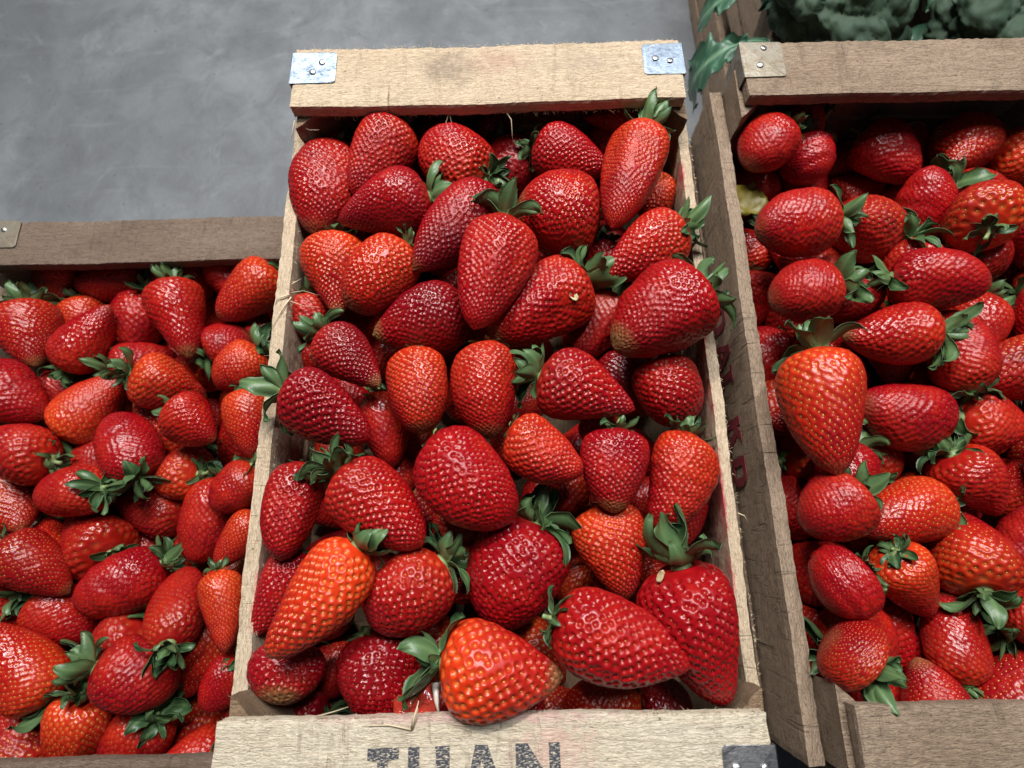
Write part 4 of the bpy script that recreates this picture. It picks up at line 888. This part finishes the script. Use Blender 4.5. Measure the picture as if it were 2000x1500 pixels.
    T2 = np.stack([np.arange(nu), (np.arange(nu) + 1) % nu, np.full(nu, top)], 1)
    m = bpy.data.meshes.new('body')
    nq = len(F); ntri = len(T1) + len(T2)
    m.vertices.add(len(V2)); m.vertices.foreach_set('co', V2.astype(np.float32).ravel())
    li = np.concatenate([F.ravel(), T1.ravel(), T2.ravel()]).astype(np.int32)
    m.loops.add(len(li)); m.loops.foreach_set('vertex_index', li)
    m.polygons.add(nq + ntri)
    m.polygons.foreach_set('loop_start', np.concatenate([np.arange(nq) * 4, nq * 4 + np.arange(ntri) * 3]).astype(np.int32))
    m.update(calc_edges=True)
    m.polygons.foreach_set('use_smooth', np.ones(nq + ntri, dtype=bool))
    m.materials.append(M_BERRY)
    # ripeness: r orange, g tan tip, b dark, a ring round each achene
    s = np.append(S.ravel(), [1, 0]); th = np.append(TH.ravel(), [0, 0])
    side = .5 + .5 * np.cos(th - rng.uniform(0, 6.28)); side2 = .5 + .5 * np.cos(th - rng.uniform(0, 6.28) + 3 * s)
    r = org * (1.5 * np.clip(1 - s * 1.5, 0, 1) ** 1.2 + .75 * side * (1 - .3 * s) + max(0, org - .5) * 1.0)
    g = np.clip((s - (.965 - .21 * tan)) / .11, 0, 1) * min(1, tan * 1.8)
    b = drk * (.45 + .9 * side2)
    al = np.append((1 - t) , [0, 0])
    at = m.attributes.new('tone', 'FLOAT_COLOR', 'POINT')
    at.data.foreach_set('color', np.clip(np.stack([r, g, b, al], 1), 0, 1).astype(np.float32).ravel())
    # achene mesh: small pointed drops lying in the pits
    ax = np.array([0, 0, -1.0]) - AN * (AN @ np.array([0, 0, -1.0]))[:, None]; ax /= np.linalg.norm(ax, axis=1, keepdims=True) + 1e-9
    sd = np.cross(AN, ax)
    hh = nn * .225; c0 = A - AN * (hh * .62)[:, None]
    a_ = (np.clip(nn * .155, .00034, .00058) * rng.uniform(.85, 1.15, n))[:, None]; b_ = a_ * .62; t_ = a_ * .55
    ring = [c0 + ax * a_, c0 + ax * a_ * .35 + sd * b_, c0 - ax * a_ * .6 + sd * b_ * .8, c0 - ax * a_ * .9, c0 - ax * a_ * .6 - sd * b_ * .8, c0 + ax * a_ * .35 - sd * b_, c0 + AN * t_]
    SV = np.stack(ring, 1).reshape(-1, 3)
    tri = []
    for q_ in range(6): tri += [(q_, (q_ + 1) % 6, 6)]
    SF = (np.arange(n)[:, None, None] * 7 + np.array(tri)[None]).reshape(-1, 3)
    sm = me_from('seeds', SV, SF, M_SEED if (org > .3 or rng.random() < .1) else M_SEED2)
    return m, sm

def sepal_mesh(seed):
    """one curled leaf of the cap: root at the origin, growing along +X, upper side +Z; about 20 mm long"""
    rng = np.random.default_rng(seed); nl, nw = 12, 7
    L = .0180 * rng.uniform(.8, 1.2); W = rng.uniform(.0070, .0115); curl = rng.choice([-1, 1, 1]) * rng.uniform(.7, 3.0); fold = rng.uniform(.1, .75); tw = rng.uniform(-1.0, 1.0); wav = rng.uniform(.0004, .0016); bend = rng.uniform(-.5, .5)
    wp = rng.uniform(0, 6.28, 3); teeth = rng.uniform(.0, .12); nt = rng.choice([17, 23])
    cx = []; ang = 0; x = z = 0
    for i in range(nl):
        u = i / (nl - 1); cx.append((x, z, ang)); ang += curl * (.35 + 1.3 * u * u) / (nl - 1); x += math.cos(ang) * L / (nl - 1); z += math.sin(ang) * L / (nl - 1)
    top = []; vein = []
    for i in range(nl):
        u = i / (nl - 1); w = W * (.50 + .50 * math.sin(math.pi * min(u * 1.2, 1) * .5 + .15)) * (1 - u ** 2.4) ** .85 * .5 * (1 + teeth * math.sin(u * nt + wp[2])) + .0002
        x, z, a = cx[i]
        for j in range(nw):
            v = (j / (nw - 1)) * 2 - 1
            y = v * w; h = abs(v) ** 1.5 * fold * w + wav * math.sin(u * 8 + v * 2.5 + wp[0]) * abs(v) * (.3 + u)
            cr, sr = math.cos(tw * u), math.sin(tw * u); y2 = y * cr - h * sr + bend * L * u * u * .4; h2 = y * sr + h * cr
            top.append((x - math.sin(a) * h2, y2, z + math.cos(a) * h2)); vein.append(max(0, .5 * (1 - abs(v) * 2.6)) + .45 * (1 - u) ** 3 + (.16 if abs(v) > .95 else 0) + .10 * math.sin(u * 26 - abs(v) * 7) ** 4)
    top = np.array(top); n = len(top)
    g = top.reshape(nl, nw, 3); du = np.gradient(g, axis=0); dv = np.gradient(g, axis=1); nr = np.cross(du, dv).reshape(-1, 3); nr /= np.linalg.norm(nr, axis=1, keepdims=True) + 1e-12
    V = np.vstack([top, top - nr * .00024]); F = []
    for i in range(nl - 1):
        for j in range(nw - 1):
            a = i * nw + j; F.append((a, a + nw, a + nw + 1, a + 1)); F.append((n + a, n + a + 1, n + a + nw + 1, n + a + nw))
    rim = [j for j in range(nw)] + [i * nw + nw - 1 for i in range(1, nl)] + [(nl - 1) * nw + j for j in range(nw - 2, -1, -1)] + [i * nw for i in range(nl - 2, 0, -1)]
    for k in range(len(rim)):
        a, b = rim[k], rim[(k + 1) % len(rim)]; F.append((b, a, n + a, n + b))
    m = me_from('sepal', V, F, M_LEAF)
    vv = np.concatenate([np.array(vein), np.array(vein) * .6 + .30])
    at = m.attributes.new('vein', 'FLOAT', 'POINT'); at.data.foreach_set('value', np.clip(vv, 0, 1).astype(np.float32))
    return m
SEPALS = [sepal_mesh(300 + i) for i in range(36)]
def stalk_mesh(seed, ln, r=.0017):
    rng = random.Random(seed); V = []; F = []; n = 9; bx, by = rng.uniform(-.5, .5), rng.uniform(-.5, .5)
    prof = [(-.002, .0055), (.0008, .0052), (.0016, .0030), (.003, r), (.003 + ln * .5, r * .85), (.003 + ln, r * .95), (.0034 + ln, r * .5)]
    for z, rr in prof:
        k = max(0, z - .002); 
        for i in range(n): V.append((rr * math.cos(6.2832 * i / n) + bx * k, rr * math.sin(6.2832 * i / n) + by * k, z))
    for k in range(len(prof) - 1):
        for i in range(n): F.append((k * n + i, k * n + (i + 1) % n, (k + 1) * n + (i + 1) % n, (k + 1) * n + i))
    F.append(tuple((len(prof) - 1) * n + i for i in range(n)))
    return me_from('calyx', V, F, M_STALK)
STALKS = [stalk_mesh(i, .002 + .0016 * (i % 5)) for i in range(8)]
# cap styles: number, length factor range, start elevation range in degrees (90 = straight away from the fruit)
CAPS = {5: (13, (1.1, 1.6), (0, 65)), 0: (6, (.45, .7), (-25, 15)), 1: (10, (.65, 1.0), (-25, 35)), 2: (13, (.8, 1.35), (-15, 60)), 3: (14, (.9, 1.6), (-10, 65)), 4: (12, (.9, 1.5), (20, 80))}
def berry_frame(st, tp, roll):
    a = (Vector(tp) - Vector(st)); L = a.length; z = -a / L
    h = Vector((0, 0, 1)) if abs(z.z) < .9 else Vector((1, 0, 0))
    x = h.cross(z).normalized(); y = z.cross(x)
    M = Matrix((x, y, z)).transposed() @ Matrix.Rotation(roll, 3, 'Z')
    return M, L
def add_cap(root, style, R, rng, zoff=0.0):
    n, (l0, l1), (e0, e1) = CAPS[style]
    k = R / .024
    cal = part('calyx', STALKS[rng.randrange(8)], root, (0, 0, zoff), scale=(k, k, k * (.35 if style == 0 else 1)))
    p0 = rng.uniform(0, 6.28)
    for i in range(n):
        phi = p0 + 6.2832 * i / n + rng.uniform(-.25, .25); e = math.radians(rng.uniform(e0, e1)); s = rng.uniform(l0, l1)
        M = Matrix.Rotation(phi, 3, 'Z') @ Matrix.Rotation(-e, 3, 'Y') @ Matrix.Rotation(rng.uniform(-.35, .35), 3, 'X')
        part('sepal', SEPALS[rng.randrange(len(SEPALS))], cal, M @ Vector((.002, 0, 0)) + Vector((math.cos(phi) * .0015, math.sin(phi) * .0015, .0006)), M, (s, s * rng.uniform(.85, 1.15), s))
def place_berry(st, tp, R, roll, label, group, body, seeds, scl, cap, rng):
    M, L = berry_frame(st, tp, roll)
    t = thing('strawberry', label, 'strawberry', group, st)
    t.rotation_euler = M.to_euler()
    part('body', body, t, scale=scl)
    part('seeds', seeds, t, scale=scl, kind='stuff')
    if cap is not None: add_cap(t, cap, R, rng)
    return t


POOL = []
for i in range(16):
    sh = 'cbwlbwcbwlcbwbwl'[i]; rr = np.random.default_rng(900 + i)
    POOL.append((sh, *berry_mesh(.060, .0215, sh, 700 + i, org=float(rr.choice([.0, .05, .15, .4])), drk=float(rr.uniform(.1, .5)), tan=float(rr.uniform(0, .5)), wrinkle=float(rr.uniform(0, .6)), nu=120, nv=76)))
def pool_berry(q, label, group, seed, cap):
    rng = random.Random(seed); st, tp, R, sh = q[:3], q[3:6], q[6], q[7]
    L = (Vector(tp) - Vector(st)).length
    c = [p for p in POOL if p[0] == sh]; p = c[rng.randrange(len(c))]
    return place_berry(st, tp, R, rng.uniform(0, 6.28), label, group, p[1], p[2], (R / .0215, R / .0215, L / .060), cap, rng)

WR = {1: .6, 16: .5, 13: .2, 14: .2, 26: .6, 31: .3, 11: .2, 36: .6, 15: .3}
SPC = {29: .0047, 35: .0055, 33: .0049, 34: .0046, 30: .0041, 31: .0044, 18: .0034, 19: .0034, 25: .0032, 9: .0035, 32: .0035, 23: .0036, 22: .0045, 24: .0039, 20: .0043, 28: .0039}
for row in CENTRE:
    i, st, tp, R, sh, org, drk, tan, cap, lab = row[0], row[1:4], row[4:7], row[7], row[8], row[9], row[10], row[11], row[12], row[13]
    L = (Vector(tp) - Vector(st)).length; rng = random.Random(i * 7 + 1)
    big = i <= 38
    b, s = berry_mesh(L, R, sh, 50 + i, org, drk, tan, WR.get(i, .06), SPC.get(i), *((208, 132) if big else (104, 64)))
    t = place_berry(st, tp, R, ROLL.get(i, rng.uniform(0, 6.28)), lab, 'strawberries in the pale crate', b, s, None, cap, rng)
    if i == 36: SPLIT = t
for k, (q, lab) in enumerate(FILL): pool_berry(q, lab, 'buried strawberries in the pale crate', 2000 + k, 0 if k % 3 else 1)
for k, (q, lab) in enumerate(LEFT): pool_berry(q, lab, 'strawberries in the left crate', 3000 + k, 1 + k % 3)
for k, (q, lab) in enumerate(RIGHT): pool_berry(q, lab, 'strawberries in the right crate', 4000 + k, 5 if k == 3 else 1 + k % 3)
for k, (q, lab) in enumerate(LDEEP): pool_berry(q, lab, 'buried strawberries in the left crate', 5000 + k, 1)
for k, (q, lab) in enumerate(RDEEP): pool_berry(q, lab, 'buried strawberries in the right crate', 6000 + k, 1)

# ------------------------------------------------------------------ scraps among the fruit
def crumpled(name, loc, rot, w, h, mat, seed, label, cat, curl=.4):
    rng = np.random.default_rng(seed); n = 9
    u, v = np.meshgrid(np.linspace(-1, 1, n), np.linspace(-1, 1, n)); u = u.ravel(); v = v.ravel()
    ed = 1 - .22 * np.clip(np.abs(u) - .4, 0, 1) * rng.random(len(u)) - .25 * (np.abs(u * v))
    x = u * w / 2 * ed; y = v * h / 2 * ed
    z = curl * w * (u * u * .3 + v * v * .2) + rng.normal(0, w * .03, len(u)) + w * .06 * np.sin(u * 4 + v * 3)
    top = np.stack([x, y, z], 1); V = np.vstack([top, top - [0, 0, .00035]]); m = n * n; F = []
    for i in range(n - 1):
        for j in range(n - 1):
            a = i * n + j; F += [(a, a + 1, a + n + 1, a + n), (m + a, m + a + n, m + a + n + 1, m + a + 1)]
    rim = list(range(n)) + [i * n + n - 1 for i in range(1, n)] + [(n - 1) * n + j for j in range(n - 2, -1, -1)] + [i * n for i in range(n - 2, 0, -1)]
    for k in range(len(rim)):
        a, b = rim[k], rim[(k + 1) % len(rim)]; F.append((b, a, m + a, m + b))
    o = part(name, me_from(name, V, F, mat), None, loc, rot)
    o['label'] = label; o['category'] = cat
    return o
M_DRY = plain('dry_leaf', (.58, .47, .26), .7, .3, 300)
M_YEL = plain('yellowed_leaf', (.17, .13, .012), .5, .4, 140)
M_FLESH = plain('soft_red_flesh', (.42, .035, .02), .12, .35, 160)
M_WHITE = plain('pale_core', (.78, .66, .58), .3, .2, 200)
crumpled('leaf_scrap', SCRAP_AT[0], (0.25, 0.1, .6), .0058, .0078, M_DRY, 1, "small beige scrap of dry leaf stuck on the wide red strawberry", 'leaf scrap', .3)
crumpled('dry_petal', SCRAP_AT[1], (0.5, -0.1, -.45), .0040, .0085, M_DRY, 2, "dry brownish petal on the shoulder of the biggest dark red strawberry", 'petal', .5)
crumpled('yellowed_leaf', SCRAP_AT[2], (0.1, 0.1, .5), .036, .030, M_YEL, 3, "yellow green leaf under the round strawberry at the brown crate's lettered board", 'leaf', .35)

# the split flesh of the overripe strawberry
def flesh(parent, loc, seed):
    rng = np.random.default_rng(seed); V = []; F = []
    for c, r in (((0, 0, 0), (.0085, .0095, .006)), ((.008, .002, .001), (.007, .010, .006)), ((.004, -.004, .003), (.006, .006, .005)), ((-.005, -.002, .002), (.006, .008, .005))):
        o = len(V); nu, nv = 12, 8; ph = rng.uniform(0, 6, 3)
        for i in range(nv + 1):
            a = math.pi * i / nv
            for j in range(nu):
                b = 2 * math.pi * j / nu; k = 1 + .16 * math.sin(3 * b + ph[0] + 2 * a) + .10 * math.sin(5 * a + ph[1])
                V.append((c[0] + r[0] * k * math.sin(a) * math.cos(b), c[1] + r[1] * k * math.sin(a) * math.sin(b), c[2] + r[2] * k * math.cos(a)))
        for i in range(nv):
            for j in range(nu): F.append((o + i * nu + j, o + (i + 1) * nu + j, o + (i + 1) * nu + (j + 1) % nu, o + i * nu + (j + 1) % nu))
    f = part('torn_flesh', me_from('torn_flesh', V, F, M_FLESH), parent)
    v, fc = strip([(0.0135, .012, .006), (.0145, .004, .009), (.0155, -.004, .006)], .0055, .002)
    w = part('pale_core', me_from('pale_core', v, fc, M_WHITE), f)
    bpy.context.view_layer.update()
    f.matrix_local = parent.matrix_world.inverted() @ Matrix.Translation(loc)
flesh(SPLIT, FLESH_AT, 4)

# ------------------------------------------------------------------ broccoli crate behind the brown crate
M_BROC = plain('broccoli_buds', (.040, .078, .042), .75, .5, 260)
M_BSTEM = plain('broccoli_stem', (.17, .27, .13), .55)
M_BLEAF = leaf_material('broccoli_leaf', (.035, .105, .060), (.060, .145, .085), (.20, .32, .20))
def broccoli_mesh(seed, R):
    """one dome of buds: bulging branches, each covered with fine beads"""
    rng = np.random.default_rng(seed); nu, nv = 150, 70
    al, be = np.meshgrid(np.linspace(.01, 2.25, nv), np.linspace(0, 2 * np.pi, nu, endpoint=False), indexing='ij')
    D = np.stack([np.sin(al) * np.cos(be), np.sin(al) * np.sin(be), np.cos(al)], -1).reshape(-1, 3)
    def cells(n, jit):
        i = np.arange(n); ph = np.arccos(1 - (i + .5) / n * 1.63); th = i * 2.399963 + rng.normal(0, jit, n); ph = ph + rng.normal(0, jit * .35, n)
        C = np.stack([np.sin(ph) * np.cos(th), np.sin(ph) * np.sin(th), np.cos(ph)], 1)
        g = D @ C.T; j = g.argmax(1); d = np.arccos(np.clip(g[np.arange(len(D)), j], -1, 1)); sp = math.sqrt(4 * math.pi * .81 / n)
        return np.sqrt(np.clip(1 - (d / (sp * .62)) ** 2, 0, 1)), j
    b1, j1 = cells(24, .35); b2, _ = cells(150, .35); b3, _ = cells(900, .3)
    hgt = rng.normal(0, .05, 24)[j1]
    r = R * (.74 + .17 * b1 + hgt + .065 * b2 + .025 * b3 + rng.normal(0, .006, len(D)))
    V = D * r[:, None] * np.array([1, 1, .78]); i = np.arange(nv - 1)[:, None] * nu; j = np.arange(nu)[None]
    F = np.stack([i + j, i + nu + j, i + nu + (j + 1) % nu, i + (j + 1) % nu], -1).reshape(-1, 4)
    return me_from('florets', V, F, M_BROC)
def broccoli_stem(R):
    V = []; F = []; n = 12; pr = [(-.02, R * .75), (-.2 * R, R * .45), (-.6 * R, R * .28), (-1.2 * R, R * .24), (-1.5 * R, R * .26)]
    for z, r in pr:
        for i in range(n): V.append((r * math.cos(6.2832 * i / n) * (1 + .08 * math.cos(3 * i)), r * math.sin(6.2832 * i / n), z))
    for k in range(len(pr) - 1):
        for i in range(n): F.append((k * n + i, (k + 1) * n + i, (k + 1) * n + (i + 1) % n, k * n + (i + 1) % n))
    F.append(tuple(n * (len(pr) - 1) + i for i in range(n)))
    return me_from('stem', V, F, M_BSTEM)
def big_leaf(seed, L, W, droop):
    rng = np.random.default_rng(seed); nl, nw = 34, 11; P = []; vein = []; x = z = 0.0; a = .5
    for i in range(nl):
        u = i / (nl - 1); w = W * (.16 if u < .28 else .16 + .84 * math.sin(math.pi * min(1, (u - .28) / .72 * .93 + .07)) ** .7) * .5
        for j in range(nw):
            v = j / (nw - 1) * 2 - 1; wv = (.16 * W * math.sin(u * 22 + v * 4 + seed) + .08 * W * math.sin(u * 47 - v * 6)) * abs(v) ** 1.6 * (u > .2)
            P.append((x, v * w * (1 + .16 * math.sin(u * 31 + seed) + .12 * math.sin(u * 57 + 2 * seed)), z + .25 * w * abs(v) + wv)); vein.append(max(0, .9 - abs(v) * 5) * (1 - .5 * u) + .35 * max(0, math.sin(u * 40 - abs(v) * 9)) ** 6)
        a -= droop / nl; x += math.cos(a) * L / nl; z += math.sin(a) * L / nl
    top = np.array(P); n = len(top); V = np.vstack([top, top - [0, 0, .0012]]); F = []
    for i in range(nl - 1):
        for j in range(nw - 1):
            q = i * nw + j; F += [(q, q + nw, q + nw + 1, q + 1), (n + q, n + q + 1, n + q + nw + 1, n + q + nw)]
    rim = list(range(nw)) + [i * nw + nw - 1 for i in range(1, nl)] + [(nl - 1) * nw + j for j in range(nw - 2, -1, -1)] + [i * nw for i in range(nl - 2, 0, -1)]
    for k in range(len(rim)):
        p, q = rim[k], rim[(k + 1) % len(rim)]; F.append((q, p, n + p, n + q))
    m = me_from('leaf', V, F, M_BLEAF); at = m.attributes.new('vein', 'FLOAT', 'POINT'); at.data.foreach_set('value', np.array(vein * 2, dtype=np.float32))
    return m
CRB = make_crate("brown wooden crate holding broccoli behind the weathered strawberry crate", (M_OLD, M_OLD, M_OLD, M_OLD, M_OLD, M_CLIPOLD), P=.051, clips=(), seed=81, loc=(BX, BY, BZ), yaw=0.03)
for k, (x, y, z, r, lab) in enumerate(((-.098, .085, .0, .088, "dark green broccoli head nearest the left end of the broccoli crate"), (.085, .075, -.012, .080, "dark green broccoli head right of the nearest one in the broccoli crate"),
        (-.06, .25, -.01, .085, "broccoli head in the second row of the broccoli crate, on the left"), (.075, .245, -.02, .08, "broccoli head in the second row of the broccoli crate, on the right"))):
    t = thing('broccoli', lab, 'broccoli', 'broccoli heads in the crate', (BX + x, BY + y, BZ + z)); t.rotation_euler = (RND.uniform(-.3, .1), RND.uniform(-.25, .25), RND.uniform(0, 6))
    part('florets', broccoli_mesh(500 + k, r), t); st = part('stem', broccoli_stem(r), t)
    for q in range(4):
        part('leaf', big_leaf(600 + k * 10 + q, RND.uniform(.10, .15), RND.uniform(.05, .075), RND.uniform(1.2, 2.6)), t, (0, 0, -.045), (0, -.25, q * 1.57 + RND.uniform(-.4, .4)))
for k, (x, y, z, rz, L, W, dr, lab) in enumerate(((-.195, .050, -.02, 3.25, .15, .050, 2.9, "pale green broccoli leaf drooping over the corner of the broccoli crate"), (-.180, .100, -.005, 3.0, .12, .040, 2.2, "light bluish broccoli leaf sticking out over the broccoli crate's side"), (-.190, .015, -.01, 3.9, .15, .052, 3.2, "dark ragged broccoli leaf hanging down behind the weathered crate's corner"))):
    o = part('broccoli_leaf', big_leaf(660 + k, L, W, dr), None, (BX + x + .02, BY + y, BZ + z), (0, 0, rz)); o['label'] = lab; o['category'] = 'leaf'; o['group'] = 'loose broccoli leaves'
